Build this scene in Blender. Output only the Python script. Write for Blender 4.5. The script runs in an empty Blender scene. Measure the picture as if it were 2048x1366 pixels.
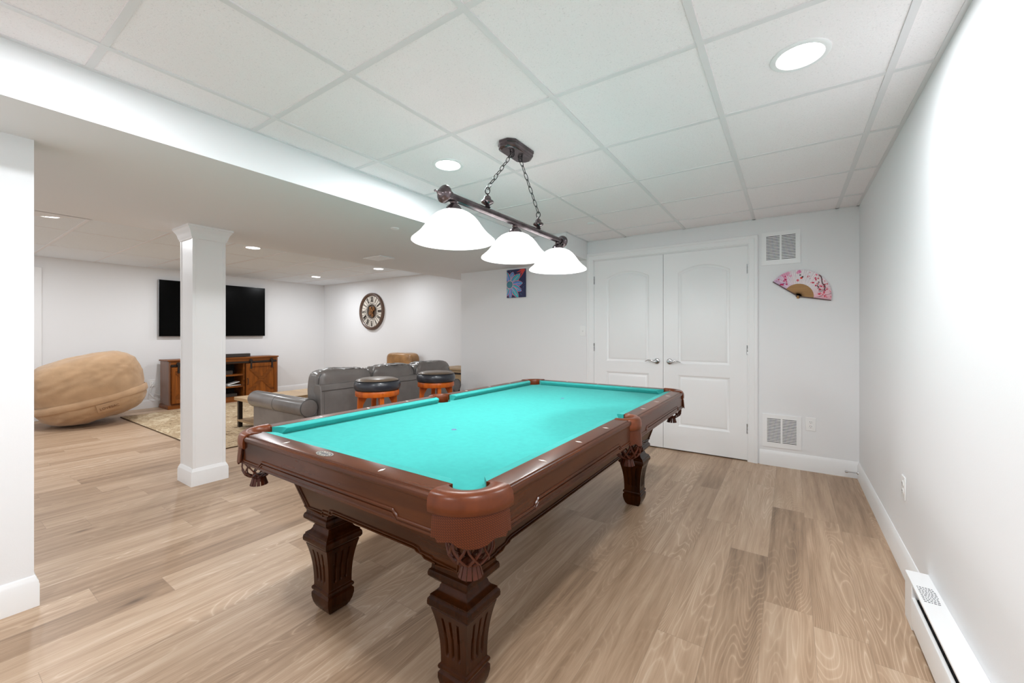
import bpy, bmesh, math, random
from math import sin, cos, pi, radians, sqrt, atan2, hypot
from mathutils import Vector, Matrix, noise
random.seed(7)
SC = bpy.context.scene
COL = SC.collection

# ------------------------------------------------------------------ materials
def nt(name):
    m = bpy.data.materials.new(name); m.use_nodes = True
    t = m.node_tree; b = t.nodes['Principled BSDF']
    return m, t, b
def N(t, kind, **kw):
    n = t.nodes.new(kind)
    for k, v in kw.items():
        if k.startswith('i_'): n.inputs[k[2:].replace('_', ' ')].default_value = v
        else: setattr(n, k, v)
    return n
def ramp(t, stops):
    r = t.nodes.new('ShaderNodeValToRGB'); e = r.color_ramp.elements
    while len(e) < len(stops): e.new(0.5)
    for q, (p, c) in zip(e, stops):
        q.position = p; q.color = (c[0], c[1], c[2], 1)
    return r
def mapping(t, scale, coord='Object'):
    tc = t.nodes.new('ShaderNodeTexCoord'); mp = t.nodes.new('ShaderNodeMapping')
    mp.inputs['Scale'].default_value = scale
    t.links.new(tc.outputs[coord], mp.inputs['Vector']); return mp
def bump(t, b, height, strength=0.3, dist=0.01):
    bp = t.nodes.new('ShaderNodeBump'); bp.inputs['Strength'].default_value = strength
    bp.inputs['Distance'].default_value = dist
    t.links.new(height, bp.inputs['Height']); t.links.new(bp.outputs['Normal'], b.inputs['Normal'])
def plain(name, col, rough=0.5, metal=0.0, spec=0.5, coat=0.0, vary=0.0, vscale=6.0, bmp=0.0, bscale=60.0, bdist=0.004, sheen=0.0):
    """one colour, with a soft procedural variation and a fine relief"""
    m, t, b = nt(name)
    b.inputs['Base Color'].default_value = (*col, 1)
    b.inputs['Roughness'].default_value = rough; b.inputs['Metallic'].default_value = metal
    b.inputs['Specular IOR Level'].default_value = spec
    b.inputs['Coat Weight'].default_value = coat; b.inputs['Coat Roughness'].default_value = 0.12
    b.inputs['Sheen Weight'].default_value = sheen
    mp = mapping(t, (1, 1, 1))
    if vary:
        n = N(t, 'ShaderNodeTexNoise', i_Scale=vscale, i_Detail=4.0)
        t.links.new(mp.outputs[0], n.inputs['Vector'])
        r = ramp(t, [(0.3, [c*(1-vary) for c in col]), (0.7, [min(1, c*(1+vary)) for c in col])])
        t.links.new(n.outputs['Fac'], r.inputs[0]); t.links.new(r.outputs[0], b.inputs['Base Color'])
    if bmp:
        n = N(t, 'ShaderNodeTexNoise', i_Scale=bscale, i_Detail=3.0)
        t.links.new(mp.outputs[0], n.inputs['Vector']); bump(t, b, n.outputs['Fac'], bmp, bdist)
    return m
def glow(name, col, strength):
    m, t, b = nt(name)
    b.inputs['Base Color'].default_value = (*col, 1)
    b.inputs['Emission Color'].default_value = (*col, 1); b.inputs['Emission Strength'].default_value = strength
    return m
def wood(name, dark, light, axis='x', rough=0.35, coat=0.0, scale=1.0, bmp=0.05, spec=0.5):
    m, t, b = nt(name)
    s = {'x': (2, 26, 26), 'y': (26, 2, 26), 'z': (26, 26, 2)}[axis]
    mp = mapping(t, [v*scale for v in s])
    n = N(t, 'ShaderNodeTexNoise', i_Scale=1.0, i_Detail=6.0, i_Roughness=0.65, i_Distortion=0.6)
    t.links.new(mp.outputs[0], n.inputs['Vector'])
    mid = [(a+c)/2 for a, c in zip(dark, light)]
    r = ramp(t, [(0.28, dark), (0.5, mid), (0.72, light)])
    t.links.new(n.outputs['Fac'], r.inputs[0]); t.links.new(r.outputs[0], b.inputs['Base Color'])
    b.inputs['Roughness'].default_value = rough; b.inputs['Coat Weight'].default_value = coat; b.inputs['Specular IOR Level'].default_value = spec
    b.inputs['Coat Roughness'].default_value = 0.15
    bump(t, b, n.outputs['Fac'], bmp, 0.003)
    return m
def painted(name, rough=0.6):
    """pattern printed on the thing itself, stored per point"""
    m, t, b = nt(name)
    a = N(t, 'ShaderNodeVertexColor', layer_name='Print')
    t.links.new(a.outputs['Color'], b.inputs['Base Color']); b.inputs['Roughness'].default_value = rough
    return m

def floor_material():
    m, t, b = nt('oak_plank_floor'); L = t.links.new
    g = N(t, 'ShaderNodeNewGeometry'); sep = N(t, 'ShaderNodeSeparateXYZ'); L(g.outputs['Position'], sep.inputs[0])
    def M(op, a, c=None, d=None):
        n = N(t, 'ShaderNodeMath', operation=op)
        for i, v in enumerate((a, c, d)):
            if v is None: continue
            if isinstance(v, (int, float)): n.inputs[i].default_value = v
            else: L(v, n.inputs[i])
        return n.outputs[0]
    W, LEN = 0.178, 1.22
    xs = M('DIVIDE', M('ADD', sep.outputs['X'], 20.03), W)
    row = M('FLOOR', xs); xf = M('FRACT', xs)
    wn = N(t, 'ShaderNodeTexWhiteNoise', noise_dimensions='1D'); L(row, wn.inputs['W'])
    ys = M('ADD', M('DIVIDE', M('ADD', sep.outputs['Y'], 20.0), LEN), M('MULTIPLY', wn.outputs['Value'], 7.0))
    col = M('FLOOR', ys); yf = M('FRACT', ys)
    idv = M('ADD', M('MULTIPLY', row, 13.37), M('MULTIPLY', col, 7.71))
    w2 = N(t, 'ShaderNodeTexWhiteNoise', noise_dimensions='1D'); L(idv, w2.inputs['W'])
    pid = w2.outputs['Value']
    # grain coordinates: shifted per plank so that no two boards match
    cx = M('ADD', sep.outputs['X'], M('MULTIPLY', pid, 41.0)); cyy = M('ADD', sep.outputs['Y'], M('MULTIPLY', pid, 83.0))
    def vec(sx, sy):
        c = N(t, 'ShaderNodeCombineXYZ'); L(M('MULTIPLY', cx, sx), c.inputs[0]); L(M('MULTIPLY', cyy, sy), c.inputs[1])
        L(M('MULTIPLY', pid, 9.0), c.inputs[2]); return c.outputs[0]
    n1 = N(t, 'ShaderNodeTexNoise', i_Scale=1.0, i_Detail=5.0, i_Roughness=0.6); L(vec(30, 1.8), n1.inputs['Vector'])
    n2 = N(t, 'ShaderNodeTexNoise', i_Scale=1.0, i_Detail=2.0, i_Roughness=0.5); L(vec(5.0, 0.55), n2.inputs['Vector'])
    n3 = N(t, 'ShaderNodeTexNoise', i_Scale=1.0, i_Detail=2.0); L(vec(1.6, 0.5), n3.inputs['Vector'])
    # pale contour lines of the cathedral figure, bent by the slow noise
    ph = M('ADD', M('MULTIPLY', cx, 34.0), M('MULTIPLY', n2.outputs['Fac'], 46.0))
    saw = M('ABSOLUTE', M('SUBTRACT', M('FRACT', ph), 0.5))
    band = M('POWER', M('SUBTRACT', 1.0, M('MULTIPLY', saw, 2.0)), 5.0)
    mask = M('MULTIPLY', M('MAXIMUM', M('SUBTRACT', n3.outputs['Fac'], 0.40), 0.0), 2.4)
    fine = N(t, 'ShaderNodeTexNoise', i_Scale=1.0, i_Detail=3.0); L(vec(190, 6.0), fine.inputs['Vector'])
    kn = N(t, 'ShaderNodeTexVoronoi', i_Scale=1.0); L(vec(3.2, 1.1), kn.inputs['Vector'])
    knot = M('MAXIMUM', M('SUBTRACT', 1.0, M('MULTIPLY', kn.outputs['Distance'], 7.5)), 0.0)
    v = M('ADD', M('MULTIPLY', n1.outputs['Fac'], 0.48), M('MULTIPLY', n2.outputs['Fac'], 0.30))
    v = M('ADD', v, 0.115)
    v = M('ADD', v, M('MULTIPLY', M('SUBTRACT', pid, 0.5), 0.17))
    v = M('ADD', v, M('MULTIPLY', M('SUBTRACT', fine.outputs['Fac'], 0.5), 0.16))
    v = M('ADD', v, M('MULTIPLY', band, M('MULTIPLY', mask, 0.30)))
    v = M('SUBTRACT', v, M('MULTIPLY', M('MULTIPLY', knot, knot), 0.30))
    r = ramp(t, [(0.20, FLOOR_C[0]), (0.42, FLOOR_C[1]), (0.58, FLOOR_C[2]), (0.80, FLOOR_C[3])])
    L(v, r.inputs[0])
    # joints
    ex = M('MULTIPLY', M('SUBTRACT', 0.5, M('ABSOLUTE', M('SUBTRACT', xf, 0.5))), W)
    ey = M('MULTIPLY', M('SUBTRACT', 0.5, M('ABSOLUTE', M('SUBTRACT', yf, 0.5))), LEN)
    e = M('MINIMUM', ex, ey); gap = M('LESS_THAN', e, 0.0009)
    mx = N(t, 'ShaderNodeMix', data_type='RGBA'); L(M('MULTIPLY', gap, 0.55), mx.inputs['Factor'])
    L(r.outputs[0], mx.inputs['A']); mx.inputs['B'].default_value = (0.22, 0.155, 0.105, 1)
    L(mx.outputs['Result'], b.inputs['Base Color'])
    b.inputs['Roughness'].default_value = 0.42; b.inputs['Specular IOR Level'].default_value = 0.45
    bump(t, b, M('SUBTRACT', v, M('MULTIPLY', gap, 0.8)), 0.12, 0.002)
    return m
FLOOR_C = [(0.12, 0.07, 0.04), (0.350, 0.229, 0.143), (0.485, 0.338, 0.226), (0.66, 0.52, 0.395)]

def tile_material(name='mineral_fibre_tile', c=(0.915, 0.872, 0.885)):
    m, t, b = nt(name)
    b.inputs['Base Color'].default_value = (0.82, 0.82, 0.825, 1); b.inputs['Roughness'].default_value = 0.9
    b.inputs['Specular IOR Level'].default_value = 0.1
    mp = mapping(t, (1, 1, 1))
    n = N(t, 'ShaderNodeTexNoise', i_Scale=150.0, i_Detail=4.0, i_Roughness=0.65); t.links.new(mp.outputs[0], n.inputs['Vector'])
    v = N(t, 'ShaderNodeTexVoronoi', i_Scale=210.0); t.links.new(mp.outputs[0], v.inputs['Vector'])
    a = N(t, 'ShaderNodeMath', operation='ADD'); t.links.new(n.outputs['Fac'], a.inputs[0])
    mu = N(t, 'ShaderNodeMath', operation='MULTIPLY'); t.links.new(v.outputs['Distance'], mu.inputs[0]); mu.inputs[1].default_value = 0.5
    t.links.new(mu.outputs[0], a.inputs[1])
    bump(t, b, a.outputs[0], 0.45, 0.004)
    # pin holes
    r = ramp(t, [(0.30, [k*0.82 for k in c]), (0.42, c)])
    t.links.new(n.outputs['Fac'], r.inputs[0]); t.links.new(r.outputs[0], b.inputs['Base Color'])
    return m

def rug_material():
    m, t, b = nt('beige_patterned_rug'); L = t.links.new
    mp = mapping(t, (1, 1, 1))
    v = N(t, 'ShaderNodeTexVoronoi', i_Scale=3.4, feature='SMOOTH_F1'); L(mp.outputs[0], v.inputs['Vector'])
    n = N(t, 'ShaderNodeTexNoise', i_Scale=6.5, i_Detail=5.0, i_Distortion=2.2, i_Roughness=0.62); L(mp.outputs[0], n.inputs['Vector'])
    a = N(t, 'ShaderNodeMath', operation='MULTIPLY_ADD'); L(v.outputs['Distance'], a.inputs[0]); a.inputs[1].default_value = 0.35; L(n.outputs['Fac'], a.inputs[2])
    r = ramp(t, [(0.5, (0.20, 0.125, 0.065)), (0.58, (0.52, 0.40, 0.25)), (0.66, (0.33, 0.22, 0.12)), (0.76, (0.60, 0.49, 0.33))])
    L(a.outputs[0], r.inputs[0]); L(r.outputs[0], b.inputs['Base Color']); b.inputs['Roughness'].default_value = 0.95
    f = N(t, 'ShaderNodeTexNoise', i_Scale=220.0); L(mp.outputs[0], f.inputs['Vector']); bump(t, b, f.outputs['Fac'], 0.4, 0.004)
    return m

def weave_leather(name, col):
    m, t, b = nt(name); L = t.links.new
    mp = mapping(t, (1, 1, 1)); mp.inputs['Rotation'].default_value = (0, 0, 0)
    uv = N(t, 'ShaderNodeUVMap'); 
    w = N(t, 'ShaderNodeTexBrick', i_Scale=1.0); w.inputs['Mortar Size'].default_value = 0.09
    w.inputs['Brick Width'].default_value = 1.0; w.inputs['Row Height'].default_value = 0.5
    rot = N(t, 'ShaderNodeMapping'); rot.inputs['Rotation'].default_value = (0, 0, radians(40)); rot.inputs['Scale'].default_value = (110, 110, 110)
    L(uv.outputs[0], rot.inputs['Vector']); L(rot.outputs[0], w.inputs['Vector'])
    r = ramp(t, [(0.0, col), (1.0, [c*0.45 for c in col])]); L(w.outputs['Fac'], r.inputs[0]); L(r.outputs[0], b.inputs['Base Color'])
    b.inputs['Roughness'].default_value = 0.38; b.inputs['Specular IOR Level'].default_value = 0.22
    inv = N(t, 'ShaderNodeMath', operation='SUBTRACT'); inv.inputs[0].default_value = 1.0; L(w.outputs['Fac'], inv.inputs[1])
    bump(t, b, inv.outputs[0], 0.6, 0.002)
    return m

WALLC = (0.80, 0.805, 0.815)
MT = dict(
    wall=plain('white_wall_paint', WALLC, 0.75, spec=0.2, bmp=0.04, bscale=180),
    trim=plain('white_trim_paint', (0.84, 0.845, 0.85), 0.35, spec=0.4),
    tile=tile_material(), tile2=tile_material('mineral_fibre_tile_bounce_tint', (0.80, 0.845, 0.885)), grid=plain('white_grid_metal', (0.75, 0.735, 0.745), 0.4, spec=0.3),  # white tiles; pink and blue tints put in to cancel bounced light
    floor=floor_material(), rug=rug_material(),
    mahog=wood('mahogany', (0.007, 0.0017, 0.0007), (0.078, 0.0195, 0.0028), 'x', 0.24, 0.0, 0.35, 0.03, 0.17),
    mahogy=wood('mahogany_lengthwise', (0.007, 0.0017, 0.0007), (0.078, 0.0195, 0.0028), 'y', 0.24, 0.0, 0.35, 0.03, 0.17),
    mahogz=wood('mahogany_upright_shaded', (0.005, 0.0012, 0.0005), (0.060, 0.0145, 0.002), 'z', 0.22, 0.0, 0.35, 0.03, 0.17),  # the legs' copy of the mahogany, darkened to carry their shading
    railx=wood('mahogany_rail', (0.022, 0.0052, 0.002), (0.110, 0.029, 0.0075), 'x', 0.25, 0.0, 0.35, 0.02, 0.28),
    raily=wood('mahogany_side_rail', (0.022, 0.0052, 0.002), (0.110, 0.029, 0.0075), 'y', 0.25, 0.0, 0.35, 0.02, 0.28),
    felt=plain('teal_felt', (0.035, 0.325, 0.302), 0.95, spec=0.05, vary=0.04, vscale=40, bmp=0.15, bscale=900, bdist=0.001, sheen=0.08),
    leather=plain('brown_pocket_leather', (0.125, 0.029, 0.0075), 0.3, spec=0.3, vary=0.3, vscale=14, bmp=0.08, bscale=140, bdist=0.002),
    weave=weave_leather('woven_pocket_leather', (0.115, 0.026, 0.0065)),
    darkleather=plain('dark_net_leather', (0.070, 0.015, 0.0055), 0.35, spec=0.3, vary=0.25, vscale=20),
    pearl=plain('pearl_inlay', (0.85, 0.83, 0.78), 0.25), pewter=plain('pewter', (0.55, 0.53, 0.48), 0.35, 1.0, vary=0.3, vscale=150, bmp=0.5, bscale=240, bdist=0.002),
    bronze=plain('oil_rubbed_bronze', (0.125, 0.102, 0.108), 0.2, 0.9, vary=0.35, vscale=18, bmp=0.05, bscale=90),
    black=plain('black_iron', (0.012, 0.012, 0.013), 0.45, 0.4),
    chrome=plain('brushed_nickel', (0.62, 0.62, 0.63), 0.16, 1.0), hinge=plain('hinge_metal', (0.42, 0.42, 0.43), 0.3, 1.0),
    tv=plain('tv_glass', (0.001, 0.001, 0.001), 0.22, spec=0.08), bezel=plain('tv_bezel', (0.35, 0.35, 0.36), 0.35, 0.8),
    darkplastic=plain('dark_plastic', (0.035, 0.028, 0.024), 0.5), whiteplastic=plain('white_plastic', (0.84, 0.84, 0.835), 0.4),
    slot=plain('dark_slot', (0.02, 0.02, 0.022), 0.7),
    cherry=wood('cherry_wood', (0.30, 0.050, 0.005), (0.60, 0.135, 0.012), 'z', 0.3, 0.0, 0.5, 0.02, 0.3),
    rustic=wood('rustic_brown_wood', (0.075, 0.019, 0.003), (0.30, 0.092, 0.014), 'y', 0.4, 0.0, 0.55, 0.05, 0.3),
    rusticz=wood('rustic_brown_wood_upright', (0.085, 0.021, 0.003), (0.36, 0.108, 0.014), 'z', 0.4, 0.0, 0.55, 0.05, 0.3),
    rusticside=wood('rustic_side_wood', (0.12, 0.05, 0.026), (0.26, 0.12, 0.065), 'z', 0.4, 0.2, 0.55, 0.05),
    oak=wood('light_oak', (0.30, 0.19, 0.10), (0.52, 0.36, 0.20), 'x', 0.5, 0.0, 0.6, 0.05),
    iron=plain('dark_iron', (0.03, 0.022, 0.018), 0.5, 0.5),
    sofa=plain('grey_taupe_leather', (0.165, 0.150, 0.142), 0.27, vary=0.14, vscale=5, bmp=0.12, bscale=30, bdist=0.006, coat=0.08),
    sofaseam=plain('dark_leather_piping', (0.05, 0.047, 0.047), 0.4),
    tan=plain('tan_leather', (0.33, 0.175, 0.068), 0.32, vary=0.25, vscale=9, bmp=0.25, bscale=22, bdist=0.01),
    navy=plain('black_vinyl', (0.022, 0.024, 0.032), 0.3, coat=0.2), stool_lit_top=plain('stool_vinyl_warm_lit', (0.13, 0.092, 0.062), 0.35, coat=0.1),  # warm lamplight on the stool seat's top painted in as tan
    sac=plain('tan_microsuede', (0.46, 0.295, 0.17), 0.95, spec=0.1, vary=0.10, vscale=7, bmp=0.12, bscale=60, bdist=0.006, sheen=0.25),
    sacband=plain('light_tan_microsuede', (0.47, 0.30, 0.175), 0.95, spec=0.1, vary=0.08, vscale=9, sheen=0.25),
    sacink=plain('brown_embossing', (0.20, 0.09, 0.035), 0.8),
    clockrim=wood('bronzed_clock_rim', (0.055, 0.028, 0.016), (0.15, 0.08, 0.05), 'x', 0.45, 0.1, 1.5, 0.05),
    clockface=plain('cream_clock_face', (0.74, 0.68, 0.60), 0.6, vary=0.08, vscale=8), clockink=plain('dark_clock_metal', (0.035, 0.024, 0.018), 0.5, 0.3),
    gear=plain('brass_gear', (0.32, 0.15, 0.06), 0.4, 0.8, vary=0.5, vscale=30), bamboo=wood('bamboo', (0.30, 0.135, 0.022), (0.42, 0.21, 0.045), 'x', 0.45, 0.1, 1.2, 0.05),
    bambood=plain('dark_bamboo', (0.06, 0.018, 0.012), 0.4), paper=plain('paper', (0.8, 0.8, 0.78), 0.7),
    print_=painted('printed_pattern'), heat=plain('heater_enamel', (0.86, 0.865, 0.87), 0.3), canlight=glow('lit_diffuser', (1, 0.985, 0.96), 9.0),
    bulb=glow('lit_bulb', (1, 0.96, 0.9), 14.0), rubber=plain('white_rubber', (0.75, 0.75, 0.74), 0.6), ink=plain('grey_ink', (0.12, 0.12, 0.13), 0.7),
    bookblue=plain('blue_cover', (0.05, 0.07, 0.14), 0.5),
)
def shade_glass():
    m, t, b = nt('frosted_white_glass')
    b.inputs['Base Color'].default_value = (0.84, 0.84, 0.84, 1); b.inputs['Roughness'].default_value = 0.3
    b.inputs['Emission Color'].default_value = (1, 0.99, 0.97, 1); b.inputs['Emission Strength'].default_value = 0.06
    tr = N(t, 'ShaderNodeBsdfTranslucent'); tr.inputs['Color'].default_value = (0.90, 0.90, 0.895, 1)
    mx = N(t, 'ShaderNodeMixShader'); mx.inputs[0].default_value = 0.62
    t.links.new(b.outputs[0], mx.inputs[1]); t.links.new(tr.outputs[0], mx.inputs[2])
    t.links.new(mx.outputs[0], t.nodes['Material Output'].inputs['Surface'])
    return m
MT['shade'] = shade_glass()

# ------------------------------------------------------------------ mesh building
class G:
    def __init__(s): s.v = []; s.f = []; s.uv = {}; s.col = None
    def add(s, vs, fs):
        o = len(s.v); s.v += [tuple(p) for p in vs]; s.f += [tuple(i+o for i in f) for f in fs]; return o
    def box(s, x0, x1, y0, y1, z0, z1):
        s.add([(x0,y0,z0),(x1,y0,z0),(x1,y1,z0),(x0,y1,z0),(x0,y0,z1),(x1,y0,z1),(x1,y1,z1),(x0,y1,z1)],
              [(0,3,2,1),(4,5,6,7),(0,1,5,4),(1,2,6,5),(2,3,7,6),(3,0,4,7)]); return s
    def loft(s, rings, cap=True, ring_closed=True, path_closed=False):
        n = len(rings[0]); o = len(s.v); fs = []
        for r in rings: s.v += [tuple(p) for p in r]
        R = len(rings)
        for i in range(R if path_closed else R-1):
            for j in range(n if ring_closed else n-1):
                a = i*n+j; b2 = i*n+(j+1) % n; c = ((i+1) % R)*n+(j+1) % n; d = ((i+1) % R)*n+j
                fs.append((a, b2, c, d))
        if cap and not path_closed and ring_closed:
            fs.append(tuple(range(n-1, -1, -1))); fs.append(tuple((R-1)*n+j for j in range(n)))
        s.f += [tuple(i+o for i in f) for f in fs]; return s
    def lathe(s, prof, c=(0,0,0), axis='z', n=40, a0=0.0, a1=2*pi):
        full = abs(a1-a0-2*pi) < 1e-6; k = n if full else n+1
        rings = []
        for i in range(k):
            a = a0+(a1-a0)*i/n; ring = []
            for r, z in prof:
                p = {'z': (r*cos(a), r*sin(a), z), 'y': (r*cos(a), z, r*sin(a)), 'x': (z, r*cos(a), r*sin(a))}[axis]
                ring.append((p[0]+c[0], p[1]+c[1], p[2]+c[2]))
            rings.append(ring)
        s.loft(rings, cap=False, ring_closed=False, path_closed=full); return s
    def square_lathe(s, prof, c=(0,0,0), cap=True):
        s.loft([[(c[0]-h, c[1]-h, c[2]+z), (c[0]+h, c[1]-h, c[2]+z), (c[0]+h, c[1]+h, c[2]+z), (c[0]-h, c[1]+h, c[2]+z)] for h, z in prof], cap); return s
    def tube(s, path, r, n=8, closed=False, flat=1.0):
        P = [Vector(p) for p in path]; m = len(P); rings = []; up = None
        for i, p in enumerate(P):
            if closed: d = P[(i+1) % m]-P[i-1]
            else: d = P[min(i+1, m-1)]-P[max(i-1, 0)]
            d.normalize()
            if up is None:
                up = Vector((0,0,1)) if abs(d.z) < 0.9 else Vector((1,0,0))
            u = (up-d*up.dot(d)).normalized(); w = d.cross(u); up = u
            rr = r[i] if isinstance(r, (list, tuple)) else r
            rings.append([tuple(p+u*(rr*cos(2*pi*k/n))+w*(rr*flat*sin(2*pi*k/n))) for k in range(n)])
        s.loft(rings, cap=not closed, path_closed=closed); return s
    def prism(s, poly, axis, a, b):
        """poly: 2-D outline in the plane square to axis, run from a to b"""
        f = {'x': lambda p, t: (t, p[0], p[1]), 'y': lambda p, t: (p[0], t, p[1]), 'z': lambda p, t: (p[0], p[1], t)}[axis]
        s.loft([[f(p, a) for p in poly], [f(p, b) for p in poly]]); return s
    def superell(s, c, r, e1=0.5, e2=0.5, nu=40, nv=24, disp=None):
        pw = lambda v, e: math.copysign(abs(v)**e, v)
        rings = []
        for i in range(nv+1):
            ph = -pi/2+pi*i/nv; ring = []
            for j in range(nu):
                th = 2*pi*j/nu
                p = Vector((r[0]*pw(cos(ph), e1)*pw(cos(th), e2), r[1]*pw(cos(ph), e1)*pw(sin(th), e2), r[2]*pw(sin(ph), e1)))
                if disp: p = disp(p)
                ring.append((c[0]+p.x, c[1]+p.y, c[2]+p.z))
            rings.append(ring)
        s.loft(rings, cap=False); return s
    def ngon_holes(s, outer, holes, to3d):
        bm = bmesh.new(); es = []
        for lp in [outer]+holes:
            vs = [bm.verts.new((p[0], p[1], 0)) for p in lp]
            es += [bm.edges.new((vs[i], vs[(i+1) % len(vs)])) for i in range(len(vs))]
        bmesh.ops.triangle_fill(bm, use_beauty=True, use_dissolve=False, edges=es)
        bm.verts.index_update()
        s.add([to3d(v.co.x, v.co.y) for v in bm.verts], [tuple(v.index for v in f.verts) for f in bm.faces]); bm.free(); return s
    def build(s, name, mat, parent=None, sharp=38, bevel=0.0, loc=None, flipfix=True, seg=2):
        me = bpy.data.meshes.new(name); me.from_pydata(s.v, [], s.f); me.update()
        if flipfix:
            bm = bmesh.new(); bm.from_mesh(me); bmesh.ops.remove_doubles(bm, verts=bm.verts, dist=1e-6) if s.col is None and not s.uv else None
            bmesh.ops.recalc_face_normals(bm, faces=bm.faces); bm.to_mesh(me); bm.free()
        me.polygons.foreach_set('use_smooth', [True]*len(me.polygons)); me.set_sharp_from_angle(angle=radians(sharp))
        me.materials.append(MT[mat] if isinstance(mat, str) else mat)
        if s.col is not None:
            a = me.color_attributes.new('Print', 'FLOAT_COLOR', 'POINT')
            for i, c in enumerate(s.col): a.data[i].color = (c[0], c[1], c[2], 1)
        if s.uv:
            u = me.uv_layers.new(name='UVMap')
            for l in me.loops: u.data[l.index].uv = s.uv.get(l.vertex_index, (0, 0))
        o = bpy.data.objects.new(name, me); COL.objects.link(o)
        if parent: o.parent = parent
        if loc: o.location = loc
        if bevel:
            md = o.modifiers.new('Bevel', 'BEVEL'); md.width = bevel; md.segments = seg; md.limit_method = 'ANGLE'; md.angle_limit = radians(40)
            md.harden_normals = False
        return o
def B(*a): return G().box(*a)

def thing(name, label, cat, loc=(0,0,0), rz=0.0, group=None):
    o = bpy.data.objects.new(name, None); COL.objects.link(o); o.empty_display_size = 0.1
    o.location = loc; o.rotation_euler = (0, 0, rz); o['label'] = label; o['category'] = cat
    if group: o['group'] = group
    return o
def tag(o, label, cat, group=None):
    o['label'] = label; o['category'] = cat
    if group: o['group'] = group
    return o
def struct(o, label=None):
    o['kind'] = 'structure'
    if label: o['label'] = label
    return o
def dup(root, loc, rz, label, group=None):
    r = root.copy(); COL.objects.link(r); r.location = loc; r.rotation_euler = (0, 0, rz); r['label'] = label
    if group: r['group'] = group
    for ch in list(root.children):
        c = ch.copy(); COL.objects.link(c); c.parent = r
        for g in list(ch.children):
            d = g.copy(); COL.objects.link(d); d.parent = c
    return r
def text_mesh(name, body, size, mat, parent, matrix, extrude=0.0006):
    cu = bpy.data.curves.new(name, 'FONT'); cu.body = body; cu.size = size; cu.extrude = extrude
    cu.align_x = 'CENTER'; cu.align_y = 'CENTER'; cu.resolution_u = 3
    to = bpy.data.objects.new(name+'_curve', cu); COL.objects.link(to)
    dg = bpy.context.evaluated_depsgraph_get(); me = bpy.data.meshes.new_from_object(to.evaluated_get(dg))
    bpy.data.objects.remove(to); bpy.data.curves.remove(cu)
    me.name = name; me.transform(matrix); me.materials.clear(); me.materials.append(MT[mat])
    o = bpy.data.objects.new(name, me); COL.objects.link(o); o.parent = parent; return o

# ------------------------------------------------------------------ the setting
XR, YE, ZC = 0.488, 4.476, 2.284          # right wall, end wall, ceiling
ZS, XS0, XS1 = 2.077, -2.354, -4.385      # soffit: underside, its two edges
XT, YC = -8.64, 5.26                      # tv wall, clock wall
YB = -1.6
XW = -3.909                               # outer corner of the end wall
DX0, DX1, DZ = -1.878, -0.323, 2.05       # closet opening
struct(B(XT-0.1, XR+0.1, YB, YC+0.1, -0.1, 0.0).build('floor', 'floor'))
struct(B(XR, XR+0.1, YB, YE+0.3, 0, ZC+0.1).build('wall_right', 'wall'))
w = G(); w.box(XW, DX0, YE, YE+0.13, 0, ZC+0.1); w.box(DX1, XR, YE, YE+0.13, 0, ZC+0.1); w.box(DX0, DX1, YE, YE+0.13, DZ, ZC+0.1)
w.box(DX0-0.1, DX1+0.1, YE+0.131, YE+0.25, 0, ZC+0.1); w.box(XW, XW+0.12, YE+0.131, YC, 0, ZC+0.1)
struct(w.build('wall_end', 'wall', sharp=20))
struct(B(XT-0.1, XW+0.12, YC, YC+0.1, 0, ZC+0.1).build('wall_clock', 'wall'))
struct(B(XT-0.1, XT, YB, YC, 0, ZC+0.1).build('wall_television', 'wall'))
struct(B(-2.93, -2.79, YB, 0.322, 0, ZS).build('wall_left', 'wall'))
# soffit box with its jog beside the closet
so = G(); so.box(XS1, XS0, YB, YE, ZS, ZC+0.1); so.box(XS1, XW, YE, YC, ZS, ZC+0.1); so.box(XS0, -1.956, 3.92, YE, ZS, ZC+0.1); so.prism([(XS1+0.01, YB), (XS1+0.01, 0.80), (-4.60, 0.50), (-5.6, -0.45), (-5.6, YB)], 'z', ZS, ZC+0.1)
struct(so.build('ceiling_soffit', 'wall', sharp=20))
# ceiling tiles
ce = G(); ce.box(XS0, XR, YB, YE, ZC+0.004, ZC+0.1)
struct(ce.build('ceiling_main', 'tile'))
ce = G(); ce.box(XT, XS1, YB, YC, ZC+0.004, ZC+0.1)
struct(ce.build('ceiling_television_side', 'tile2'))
P = 0.615
gr = G(); hw = 0.0125
for k in range(-3, 2):
    x = -0.2725+P*k
    if x > XS0+0.02: gr.box(x-hw, x+hw, YB, YE, ZC, ZC+0.006)
for k in range(-4, 7):
    y = 1.645+P*k
    if YB < y < YE: gr.box(XS0, XR, y-hw, y+hw, ZC+0.0008, ZC+0.006)
gr.box(XS0, XS0+0.018, YB, YE, ZC, ZC+0.006); gr.box(XR-0.018, XR, YB, YE, ZC, ZC+0.006); gr.box(XS0, XR, YE-0.018, YE, ZC, ZC+0.006)
gr.box(-1.956, -1.938, 3.9, YE, ZC, ZC+0.006); gr.box(XS0, -1.938, 3.902, 3.92, ZC, ZC+0.006)
struct(gr.build('trim_1', 'grid', sharp=20), 'white ceiling grid')
gr = G()
for k in range(-4, 7):
    y = 1.582+P*k
    if YB < y < YC: gr.box(XT, XS1, y-hw, y+hw, ZC+0.0008, ZC+0.006)
for k in range(0, 4):
    x = -5.0-1.22*k; gr.box(x-0.006, x+0.006, YB, YC, ZC+0.002, ZC+0.006)
gr.box(XT, XT+0.018, YB, YC, ZC, ZC+0.006); gr.box(XT, XS1, YC-0.018, YC, ZC, ZC+0.006)
struct(gr.build('trim_2', 'grid', sharp=20), 'white ceiling grid')
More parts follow.
